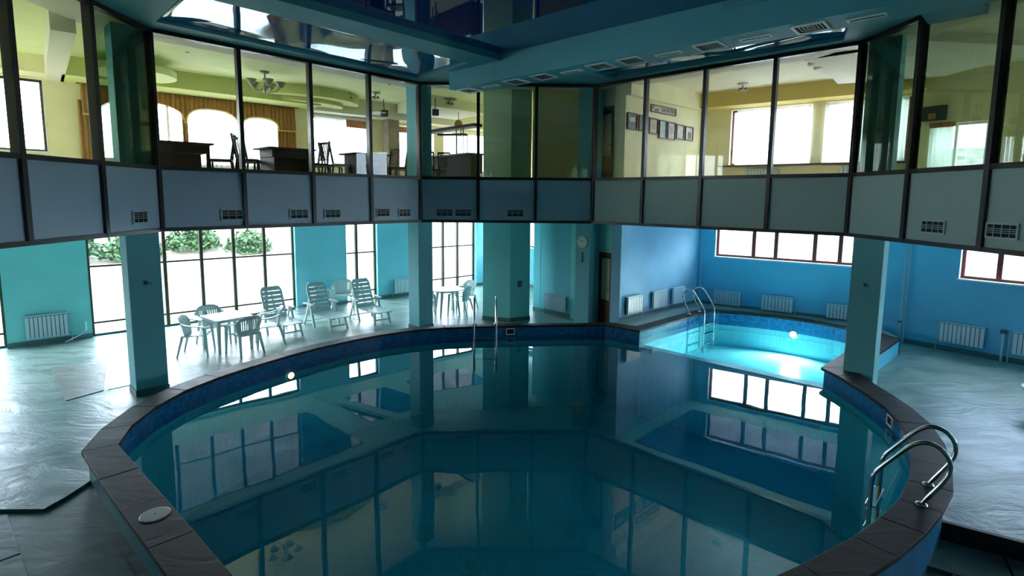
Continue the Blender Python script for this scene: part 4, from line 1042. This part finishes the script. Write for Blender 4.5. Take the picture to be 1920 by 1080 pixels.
mb = MB(); VW.box(mb, 0, VW.L, 0.0, 0.14, 5.62, 6.05); skind(mb.build('ceiling', T_CREAM), 'cream cornice above the pictures')
# tiered curved soffit
tc_ = struct('trim_5', 'two-tiered curved ceiling feature above the dining tables')
for r1, r2, z0, z1 in ((1.45, 0.95, 5.80, 6.05), (1.0, 0.62, 5.70, 5.80)):
    c = WL.p(6.35, 0.55)
    pts = [tuple(c + WL.d * (r1 * math.cos(a * math.pi / 14)) + WL.n * (r2 * math.sin(a * math.pi / 14))) for a in range(15)]
    pts = pts + [tuple(c - WL.d * r1 - WL.n * 0.5), tuple(c + WL.d * r1 - WL.n * 0.5)]
    MB().prism(pts[::-1], z0, z1).build('tier', T_OLIVE, tc_)
# round disc ceiling piece at the far left
mb = MB(); mb.lathe([(0.0, 5.72), (0.75, 5.72), (0.75, 5.86), (0.0, 5.86)], 24, (-7.6, 11.6, 0)); skind(mb.build('ceiling', T_LIME), 'round lowered ceiling disc left of the front')
# stepped ceiling plate, upper right
skind(MB().prism([(5.92, 9.55), (5.75, 10.2), (6.05, 10.36), (6.0, 10.55), (6.35, 10.60), (6.30, 10.85), (6.95, 11.35), (7.6, 12.1), (9.3, 11.2), (9.2, 9.0), (6.9, 8.8)][::-1], 5.87, 6.05).build('ceiling', T_OFFW), 'stepped lower ceiling plate at the upper right')
# yellow partition behind the centre glass
YW = Line((0.86, 13.90), (2.15, 13.75))
wall(YW, 'wall_upper_centre', mat('ochre wall paint', (0.95, 0.72, 0.32), 0.7), 0, YW.L, 3.5, 6.05, label='ochre partition behind the centre gallery glass', thick=0.12)

# spotlights
def spot(x, y, z, label, r=0.035):
    t = thing('ceiling_spotlight', label, 'lamp', (x, y, z), 0, 'small ceiling spotlights')
    MB().lathe([(r, 0.0), (r * 1.3, -0.015), (r * 0.8, -0.02), (0.0, -0.03)], 12).build('spot', T_SPOT, t)
for x, y, z, lb in ((-5.70, 10.20, 5.87, 'twin small spotlight behind the first large gallery pane'), (-3.70, 12.60, 6.05, 'left spotlight above the blinds'), (-3.30, 13.05, 6.05, 'right spotlight above the blinds'), (-2.75, 13.75, 6.05, 'spotlight above the wooden chairs by the last left pane'),
                    (-5.75, 14.35, 5.70, 'middle spotlight under the curved ceiling tiers'), (-6.15, 14.0, 5.70, 'left spotlight under the curved ceiling tiers'), (-5.30, 14.75, 5.70, 'right spotlight under the curved ceiling tiers')):
    spot(x, y, z, lb)
def mini_lamp(x, y, z, label, r=0.16):
    t = thing('ceiling_lamp', label, 'lamp', (x, y, z), 0, 'small chrome ceiling lamps')
    MB().lathe([(r, 0.0), (r, -0.02), (r * 0.4, -0.04), (0.02, -0.045)], 16).build('base', T_SPOT, t)
    MB().tube([(0, 0, -0.03), (0, 0, -0.14)], 0.015, 6).build('stem', T_SPOT, t)
    for k in range(3):
        a = k * 2.1; MB().lathe([(0.015, 0.0), (0.05, -0.05), (0.045, -0.07)], 8, (0.07 * math.cos(a), 0.07 * math.sin(a), -0.10)).build('shade', T_SPOT, t)
mini_lamp(-4.10, 14.9, 6.05, 'chrome ceiling lamp above the vertical blinds', 0.09)
mini_lamp(-3.35, 14.8, 6.05, 'chrome ceiling lamp beside the small black loudspeaker', 0.14)
mini_lamp(-1.42, 15.6, 5.80 + 0.25, 'chrome ceiling lamp above the bar', 0.2)
mini_lamp(5.85, 13.0, 6.05, 'dark ceiling lamp above the bright white curtains', 0.13)
# chandelier
cx, cy = -5.30, 12.50
chn = thing('chandelier', 'brass chandelier with five amber glass cups', 'lamp', (cx, cy, 5.65))
MB().lathe([(0.0, 0.40), (0.10, 0.40), (0.09, 0.36), (0.02, 0.34), (0.018, 0.12), (0.05, 0.08), (0.055, 0.0), (0.02, -0.06), (0.0, -0.09)], 14).build('stem', T_SPOT, chn, smooth=True)
for k in range(5):
    a = k * 2 * math.pi / 5 + 0.3; ca, sa = math.cos(a), math.sin(a)
    MB().tube([(0.03 * ca, 0.03 * sa, 0.02), (0.14 * ca, 0.14 * sa, -0.05), (0.25 * ca, 0.25 * sa, -0.02), (0.30 * ca, 0.30 * sa, 0.06)], 0.012, 6).build('arm', T_SPOT, chn)
    MB().lathe([(0.02, 0.0), (0.05, 0.02), (0.10, 0.10), (0.115, 0.13), (0.105, 0.13), (0.045, 0.03), (0.0, 0.015)], 14, (0.32 * ca, 0.32 * sa, 0.05)).build('glass_cup', T_SHADE, chn, smooth=True)

# ------------------------------------------------------------------ curtains
def cloth(ln, u0, u1, ztop, zbot, off, m, name, amp=0.025, wl=0.14, n=None, parent=None, solid=0.004, taper=None):
    n = n or int((u1 - u0) / wl * 8); mb = MB()
    for k in range(n + 1):
        u = u0 + (u1 - u0) * k / n; o = off + amp * math.sin(2 * math.pi * (u - u0) / wl)
        zb = zbot(u) if callable(zbot) else zbot
        for j in range(4):
            z = ztop + (zb - ztop) * j / 3; uu = u
            if taper: uu = u0 + (u - u0) * taper(j / 3)
            mb.v.append(ln.P3(uu, o, z))
    for k in range(n):
        for j in range(3):
            a = k * 4 + j; mb.f.append((a, a + 4, a + 5, a + 1))
    return mb.build(name, m, parent, smooth=True, solid=solid)
cu = thing('window_curtain', 'gold brown scalloped curtain with yellow fringe above the dining tables', 'curtain', (0, 0, 0))
def scal(u):
    best = 5.02
    for a, b, top in ((1.9, 3.55, 5.40), (3.6, 4.75, 5.38), (4.85, 5.75, 5.30)):
        if a <= u <= b:
            x = (u - (a + b) / 2) / ((b - a) / 2); best = 5.06 + (top - 5.06) * math.sqrt(max(0, 1 - abs(x) ** 2.6))
    return best
cloth(WL, 1.62, 6.20, 5.65, scal, 0.14, T_GOLD, 'pelmet', 0.018, 0.10, parent=cu)
n = 200; mb = MB()
for k in range(n):
    u = 1.62 + 4.58 * k / n; u2 = 1.62 + 4.58 * (k + 1) / n
    WL.box(mb, u, u2 - 0.006, 0.155, 0.17, min(scal(u), scal(u2)) - 0.035, max(scal(u), scal(u2)) + 0.005)
mb.build('fringe', T_FRINGE, cu)
MB().tube([WL.P3(1.55, 0.12, 5.66), WL.P3(6.3, 0.12, 5.66)], 0.018, 8).build('curtain_rail', T_DWOOD, cu)
cloth(WL, 5.72, 6.20, 5.3, 3.65, 0.12, T_GOLD, 'right_drape', 0.03, 0.09, parent=cu)
cloth(WL, 1.55, 1.85, 5.3, 3.65, 0.12, T_GOLD, 'left_drape', 0.03, 0.09, parent=cu)
cloth(WL, 3.50, 3.62, 5.2, 3.65, 0.12, T_GOLD, 'middle_drape', 0.02, 0.06, parent=cu)
sc_ = thing('sheer_curtain', 'white sheer curtain behind the scalloped gold pelmet', 'curtain', (0, 0, 0))
cloth(WL, 3.65, 5.95, 5.6, 3.62, 0.06, T_SHEER, 'sheer', 0.015, 0.12, parent=sc_)
bl = thing('vertical_blind', 'white vertical blinds with an orange valance at the right', 'blind', (0, 0, 0))
for k in range(17):
    mb = MB(); u = 6.78 + k * 0.1; WL.box(mb, u, u + 0.085, 0.02, 0.026, 4.10, 5.50); mb.build('blind_strip', T_BLIND, bl)
mb = MB(); WL.box(mb, 6.72, 8.46, 0.0, 0.05, 5.50, 5.56); mb.build('head_rail', T_WHITE, bl)
cloth(WL, 7.70, 8.42, 5.50, 5.28, 0.07, T_ORANGE, 'valance', 0.012, 0.08, parent=bl)
b2 = thing('vertical_blind', 'vertical blinds with orange valance behind the wooden chairs', 'blind', (0, 0, 0))
for k in range(15):
    mb = MB(); u = 9.28 + k * 0.1; WL.box(mb, u, u + 0.085, 0.02, 0.026, 4.10, 5.45); mb.build('blind_strip', T_BLIND, b2)
cloth(WL, 9.28, 10.3, 5.46, 5.28, 0.07, T_ORANGE, 'valance', 0.012, 0.08, parent=b2)
for a, b, lb in ((0.86, 2.62, 'left white sheer curtain over the bright upper right window'), (2.88, 4.5, 'right white sheer curtain over the bright upper right window')):
    t = thing('sheer_curtain', lb, 'curtain', (0, 0, 0))
    cloth(BW, a, b, 5.60, 4.10, 0.06, T_SHEER, 'sheer', 0.015, 0.12, parent=t)
t = thing('sheer_curtain', 'short lilac sheer curtain behind the tinted glass on the right', 'curtain', (0, 0, 0))
cloth(RW, 0.16, 0.56, 4.93, 3.9, 0.05, T_SHEER, 'sheer', 0.012, 0.08, parent=t)
cloth(RW, 0.14, 0.60, 4.97, 4.86, 0.07, T_ORANGE, 'valance', 0.01, 0.06, parent=t)
sg = thing('wall_cabinet', 'dark cabinet with a small orange sign behind the tinted glass on the right', 'cabinet', (0, 0, 0))
mb = MB(); RW.box(mb, 0.0, 0.42, 0.02, 0.12, 5.02, 5.33); mb.build('body', T_BLACK, sg)
mb = MB(); RW.box(mb, 0.12, 0.25, 0.12, 0.126, 5.05, 5.17); mb.build('orange_sign', T_ICON, sg)
mb = MB(); RW.box(mb, 0.165, 0.205, 0.126, 0.128, 5.09, 5.13); mb.build('sign_mark', T_INK, sg)
mb = MB(); BW.box(mb, 0.45, 4.7, 0.0, 0.12, 4.13, 4.17); skind(mb.build('trim_6', T_MWOOD), 'brown window sill of the bright upper window')
radiator(BW, 1.52, 3.72, 'radiator under the bright upper right window', 0.75, 0.34, 10, 'R', UZ)
radiator(BW, 3.65, 3.72, 'second radiator under the bright upper right window', 0.75, 0.38, 10, 'R', UZ)

# grey pillar, upper
gp = thing('pillar', 'brown grey marbled pillar behind the wooden chairs', 'column', (*WL.p(9.10, 0.20), UZ), WL.ang)
MB().box((0, 0, 1.08), (0.38, 0.34, 2.15)).build('shaft', mat('marbled stone', (0.40, 0.34, 0.26), 0.5, var=0.3, vscale=4), gp)

# ------------------------------------------------------------------ framed pictures and sign
def picture(u0, u1, z0, z1, label, m, inner_m=None):
    c = VW.p((u0 + u1) / 2, 0.012); w, h = u1 - u0, z1 - z0
    t = thing('framed_picture', label, 'picture', (c.x, c.y, z0), VW.ang, 'framed pictures on the yellow wall')
    f = 0.028; mb = MB()
    for a in ((-w / 2 + f / 2, h / 2, f, h), (w / 2 - f / 2, h / 2, f, h), (0, f / 2, w - 2 * f, f), (0, h - f / 2, w - 2 * f, f)): mb.box((a[0], -0.01, a[1]), (a[2], 0.035, a[3]))
    mb.build('picture_frame', T_MWOOD, t)
    MB().box((0, 0, h / 2), (w - 2 * f, 0.012, h - 2 * f)).build('sheet', m, t)
    if inner_m: MB().box((inner_m[0] * w, -0.008, h * inner_m[1]), (w * inner_m[2], 0.004, h * inner_m[3])).build('image', inner_m[4], t)
picture(0.05, 0.44, 4.86, 5.25, 'leftmost framed picture, dark grey with a pale photo', T_PAPERG, (0, 0.62, 0.5, 0.25, T_PAPER))
picture(0.50, 0.90, 4.86, 5.24, 'second framed picture from the left, dark grey', T_PAPERG)
picture(0.93, 1.30, 4.84, 5.22, 'third framed picture, pale with an orange top', mat('peach print', (0.72, 0.55, 0.42), 0.6, var=0.2, vscale=5), (0, 0.45, 0.35, 0.3, mat('blue grey print', (0.35, 0.42, 0.48), 0.6)))
picture(1.36, 1.69, 4.76, 5.21, 'tall narrow framed picture, pale blue, left of its twin', mat('pale blue print', (0.52, 0.66, 0.72), 0.6, var=0.2, vscale=9))
picture(1.74, 2.10, 4.76, 5.20, 'tall framed picture with white mat and grey image', T_PAPER, (0, 0.55, 0.35, 0.35, mat('grey green print', (0.42, 0.5, 0.5), 0.6)))
picture(2.15, 2.52, 4.80, 5.18, 'framed white certificate second from the right', T_PAPER)
picture(2.58, 2.97, 4.80, 5.17, 'rightmost framed picture with a small dark photo', mat('white mat', (0.72, 0.74, 0.70), 0.6), (0.08, 0.38, 0.42, 0.5, mat('dark photo', (0.06, 0.07, 0.06), 0.5, var=0.6, vscale=20, col2=(0.3, 0.32, 0.28))))
c = VW.p(1.53, 0.015)
sn_ = thing('wall_sign', 'long white framed sign with dark lettering above the pictures', 'sign', (c.x, c.y, 5.36), VW.ang)
w, h, f = 1.12, 0.18, 0.018; mb = MB()
for a in ((-w / 2 + f / 2, h / 2, f, h), (w / 2 - f / 2, h / 2, f, h), (0, f / 2, w - 2 * f, f), (0, h - f / 2, w - 2 * f, f)): mb.box((a[0], -0.01, a[1]), (a[2], 0.03, a[3]))
mb.build('sign_frame', T_MWOOD, sn_)
MB().box((0, 0, h / 2), (w - 2 * f, 0.01, h - 2 * f)).build('sign_board', mat('cream sign board', (0.72, 0.70, 0.55), 0.6), sn_)
def text(s, x, z, size, m, parent, y=-0.012):
    cu_ = bpy.data.curves.new('lettering', 'FONT'); cu_.body = s; cu_.size = size; cu_.extrude = 0.002; cu_.align_y = 'CENTER'
    cu_.offset = 0.002
    o = bpy.data.objects.new('lettering', cu_); COL.objects.link(o); cu_.materials.append(m)
    dg = bpy.context.evaluated_depsgraph_get(); me = bpy.data.meshes.new_from_object(o.evaluated_get(dg))
    bpy.data.objects.remove(o)
    o = bpy.data.objects.new('lettering', me); COL.objects.link(o); o.parent = parent
    o.location = (x, y, z); o.rotation_euler = (math.pi / 2, 0, 0)
text('P', -0.50, 0.10, 0.15, T_INK, sn_); text('.son', -0.41, 0.07, 0.11, T_MWOOD, sn_)
text('SAUNTEN', -0.09, 0.09, 0.135, mat('blue grey lettering', (0.12, 0.17, 0.24), 0.6), sn_)

# ------------------------------------------------------------------ wooden chairs and tables of the upper floor
def wood_chair(label, loc, ang):
    """local -y is the front"""
    t = thing('dining_chair', label, 'chair', loc, ang, 'dark wooden slat-back dining chairs')
    MB().box((0, 0, 0.44), (0.42, 0.42, 0.05)).build('seat', T_DWOOD, t, bevel=0.008)
    for sx in (-1, 1):
        MB().box((sx * 0.185, -0.185, 0.21), (0.035, 0.035, 0.42)).build('leg', T_DWOOD, t)
        MB().hexa([(sx * 0.185 - .017, 0.235, 0), (sx * 0.185 + .017, 0.235, 0), (sx * 0.185 + .017, 0.27, 0), (sx * 0.185 - .017, 0.27, 0)], [(sx * 0.185 - .017, 0.18, 0.44), (sx * 0.185 + .017, 0.18, 0.44), (sx * 0.185 + .017, 0.215, 0.44), (sx * 0.185 - .017, 0.215, 0.44)]).build('leg', T_DWOOD, t)
        MB().hexa([(sx * 0.185 - .017, 0.18, 0.44), (sx * 0.185 + .017, 0.18, 0.44), (sx * 0.185 + .017, 0.215, 0.44), (sx * 0.185 - .017, 0.215, 0.44)], [(sx * 0.18 - .017, 0.27, 0.97), (sx * 0.18 + .017, 0.27, 0.97), (sx * 0.18 + .017, 0.30, 0.97), (sx * 0.18 - .017, 0.30, 0.97)]).build('back_post', T_DWOOD, t)
    MB().box((0, 0.283, 0.955), (0.36, 0.03, 0.05)).build('back_rail', T_DWOOD, t)
    MB().box((0, 0.222, 0.56), (0.36, 0.025, 0.035)).build('back_rail', T_DWOOD, t)
    for k in range(5):
        x = -0.12 + 0.06 * k
        MB().hexa([(x - .008, 0.215, 0.56), (x + .008, 0.215, 0.56), (x + .008, 0.23, 0.56), (x - .008, 0.23, 0.56)], [(x - .008, 0.272, 0.94), (x + .008, 0.272, 0.94), (x + .008, 0.287, 0.94), (x - .008, 0.287, 0.94)]).build('slat', T_DWOOD, t)
    return t
w0 = wood_chair('wooden chair facing the leftmost table, side view before the sheer curtain', (-5.92, 11.62, UZ + 0.01), fy(-0.9, -0.35))
for x, y, a, lb in (((-5.48, 12.05), None, fy(0.8, -0.1), 'wooden chair left of the second table, partly behind a dark mullion'),
                    ((-5.28, 11.48), None, fy(0.75, 0.25), 'wooden chair with tall slats at the left front of the second table'),
                    ((-4.33, 12.78), None, fy(-0.55, -0.70), 'wooden chair right of the second table, seen from the front'),
                    ((-4.42, 13.55), None, fy(0.8, 0.2), 'wooden chair just right of the third mullion'),
                    ((-4.05, 13.20), None, fy(0.75, 0.1), 'left one of the pair of chairs before the blinds'),
                    ((-3.75, 12.95), None, fy(0.75, 0.25), 'right one of the pair of chairs before the blinds'),
                    ((-3.02, 14.45), None, fy(-0.6, -0.6), 'first chair of the row right of the third table'),
                    ((-2.58, 14.05), None, fy(-0.8, 0.1), 'second chair of the row right of the third table'),
                    ((-2.58, 14.95), None, fy(-0.5, -0.7), 'third chair of the row right of the third table'),
                    ((-1.95, 15.00), None, fy(0.3, -0.9), 'left chair in front of the bar counter'),
                    ((-1.50, 15.80), None, fy(0.3, 0.9), 'right chair in front of the bar counter')):
    dup(w0, None, (x[0], x[1], UZ + 0.01), a, lb)
def wtable(label, cx, cy, ang, w, d, solid=True):
    t = thing('dining_table', label, 'table', (cx, cy, UZ + 0.01), ang, 'dark dining tables')
    MB().box((0, 0, 0.725), (w, d, 0.035)).build('tabletop', T_DWOOD, t, bevel=0.004)
    if solid:
        MB().box((-w * 0.36, 0, 0.355), (0.04, d * 0.85, 0.70)).build('panel_leg', T_DWOOD, t); MB().box((w * 0.36, 0, 0.355), (0.04, d * 0.85, 0.70)).build('panel_leg', T_DWOOD, t)
    else:
        for sx in (-1, 1):
            for sy in (-1, 1): MB().box((sx * (w / 2 - 0.1), sy * (d / 2 - 0.08), 0.355), (0.06, 0.06, 0.70)).build('leg', T_DWOOD, t)
    MB().box((0, 0, 0.62), (w * 0.8, d * 0.75, 0.17)).build('apron', T_DWOOD, t)
    MB().box((0, 0, 0.40), (w * 0.70, 0.03, 0.28)).build('modesty_panel', T_DWOOD, t)
wtable('dark wooden table at the left before the scalloped curtain', -6.45, 10.95, math.radians(42), 1.15, 0.85, False)
wtable('dark wooden table in the middle of the dining room', -4.78, 12.15, math.radians(46), 1.05, 0.85)
wtable('dark wooden table in front of the vertical blinds', -3.30, 13.45, math.radians(46), 1.05, 0.80)
# bar counter with hanging rack
bc = thing('bar_counter', 'dark bar counter with glossy front beside the pale pier', 'counter', (0, 0, UZ + 0.01))
bl_ = Line((-2.35, 17.2), (-0.42, 15.0))
mb = MB(); bl_.box(mb, 0, bl_.L, 0.05, 0.45, 0.0, 0.86); mb.build('front', T_DWOOD, bc)
mb = MB(); bl_.box(mb, -0.02, bl_.L + 0.02, 0.0, 0.55, 0.86, 0.91); mb.build('countertop', T_BLACK, bc, bevel=0.005)
rk = thing('hanging_rack', 'dark wooden rack on thin posts above the bar counter', 'rack', (0, 0, UZ + 0.01))
mb = MB(); bl_.box(mb, -0.1, bl_.L + 0.05, 0.10, 0.40, 1.62, 1.70); mb.build('shelf', T_DWOOD, rk)
l2 = Line((-1.9, 17.0), (-1.0, 16.9)); mb = MB(); l2.box(mb, 0.0, l2.L, -0.1, 0.2, 1.60, 1.65); mb.build('shelf', T_DWOOD, rk)
for u, o in ((0.35, 0.3), (0.55, 0.3), (2.05, 0.3), (2.20, 0.25), (2.38, 0.3)):
    q = bl_.p(u, o); MB().tube([(q.x, q.y, 0.9), (q.x, q.y, 1.62)], 0.014, 6).build('post', T_BLACK, rk)
q = l2.p(0.6, 0.05); MB().tube([(q.x, q.y, 0.9), (q.x, q.y, 1.60)], 0.012, 6).build('post', T_BLACK, rk)
def speaker(x, y, z, a, label):
    t = thing('loudspeaker', label, 'loudspeaker', (x, y, z), a, 'small black loudspeakers')
    MB().box((0, 0, 0), (0.18, 0.16, 0.17)).build('cabinet', T_BLACK, t, bevel=0.01)
    MB().box((0, -0.085, 0), (0.14, 0.01, 0.14)).build('grille', mat('grey speaker grille', (0.05, 0.05, 0.06), 0.7), t)
    MB().tube([(0, 0.02, 0.08), (0, 0.05, 0.40)], 0.012, 6).build('bracket', T_BLACK, t)
speaker(-3.28, 15.6, 5.62, 0.5, 'small black loudspeaker left of the last left pane, above the grey pillar')
speaker(-1.78, 15.2, 5.60, 0.2, 'black loudspeaker hanging above the bar')
pl = thing('pendant_lamp', 'brown round pendant lamp above the bar rack', 'lamp', (-1.22, 16.3, 5.42))
MB().lathe([(0.0, 0.14), (0.08, 0.12), (0.13, 0.03), (0.12, -0.06), (0.05, -0.09), (0.0, -0.10)], 14).build('shade', mat('rust lampshade', (0.35, 0.16, 0.08), 0.6), pl, smooth=True)
MB().tube([(0, 0, 0.12), (0, 0, 0.62)], 0.008, 6).build('cord', T_BLACK, pl)

# ------------------------------------------------------------------ outside
def ground(ln, name, m, label, slope, u0, u1, seed):
    r = random.Random(seed); mb = MB(); NX, NY = 30, 16; H = [[0] * (NX + 1) for _ in range(NY + 1)]
    for j in range(NY + 1):
        for i in range(NX + 1):
            u = u0 + (u1 - u0) * i / NX; o = 0.42 + 26 * (j / NY) ** 1.4
            z = -0.35 + slope * max(0, o - 1.0) + r.uniform(-0.12, 0.12) * min(1, o / 3)
            q = ln.p(u, -o); mb.v.append((q.x, q.y, z))
    for j in range(NY):
        for i in range(NX):
            a = j * (NX + 1) + i; mb.f.append((a, a + 1, a + NX + 2, a + NX + 1)[::-1])
    return skind(mb.build(name, m, smooth=True), label)
ground(WL, 'ground', T_GRASS, 'dry grassy slope outside the left windows', 0.20, -14, 26, 1)
ground(BW, 'ground', T_ROCK, 'pale rocky slope outside the back windows', 0.26, -2.0, 22, 2)
ground(LWL, 'ground', T_GRASS, 'grassy ground outside the far left windows', 0.08, -6, 13, 3)
def bush(x, y, z, r, label, seed, n=900):
    t = thing('bush', label, 'bush', (x, y, z), 0, 'green bushes on the slope'); rr = random.Random(seed); mb = MB()
    for k in range(n):
        d = Vector((rr.gauss(0, 1), rr.gauss(0, 1), abs(rr.gauss(0, 0.9)))).normalized() * r * rr.uniform(0.45, 1.0)
        a = Vector((rr.uniform(-1, 1), rr.uniform(-1, 1), rr.uniform(-1, 1))).normalized(); b = a.orthogonal().normalized(); s = r * rr.uniform(0.07, 0.13)
        c_ = d + Vector((0, 0, r * 0.15))
        mb.add([c_ - a * s, c_ - b * s * 0.5, c_ + a * s, c_ + b * s * 0.5], [(0, 1, 2, 3)])
    fo = mb.build('foliage', T_LEAF, t); fo['kind'] = 'stuff'
    for k in range(4):
        a = k * 1.6; MB().tube([(0, 0, -0.3), (0.2 * r * math.cos(a), 0.2 * r * math.sin(a), r * 0.4), (0.4 * r * math.cos(a), 0.4 * r * math.sin(a), r * 0.8)], [0.05, 0.03, 0.012], 5).build('branch', T_BARK, t)
k = 0
for u, o, r, lb in ((-0.2, 6.5, 1.2, 'green bush on the slope seen through the leftmost floor-length window'), (1.4, 8.2, 1.0, 'green bush on the slope seen left of the first window bar'), (3.2, 7.6, 1.0, 'green bush in the second bay of the wide window'), (5.2, 8.4, 1.0, 'green bush in the third bay of the wide window'),
                    (7.0, 7.6, 0.9, 'green bush in the fourth bay of the wide window'), (-3.4, 8.6, 1.2, 'green bush furthest left on the slope'), (9.4, 13.5, 1.5, 'green bush on the slope behind the narrow window'), (12.0, 14.5, 1.4, 'green bush on the slope behind the far window')):
    q = WL.p(u, -o); bush(q.x, q.y, -0.45 + 0.20 * (o - 1), r, lb, 10 + k); k += 1
for u, o, s, lb in ((1.2, 5.0, 0.5, 'grey rock low on the pale slope, left'), (2.2, 5.6, 0.7, 'large grey rock in the middle of the pale slope'), (3.0, 6.4, 0.5, 'grey rock on the pale slope, right')):
    q = BW.p(u, -o); t = thing('rock', lb, 'rock', (q.x, q.y, -0.35 + 0.26 * (o - 1)), u)
    rr = random.Random(int(u * 10)); mb = MB(); mb.lathe([(0.02, -0.1), (s, 0.0), (s * 0.9, s * 0.3), (s * 0.5, s * 0.55), (0.02, s * 0.6)], 9)
    mb.v = [(x + rr.uniform(-.1, .1) * s, y + rr.uniform(-.1, .1) * s, z + rr.uniform(-.08, .08) * s) for x, y, z in mb.v]
    mb.build('boulder', mat('grey rock', (0.22, 0.21, 0.22), 0.9, var=0.4, vscale=4), t)
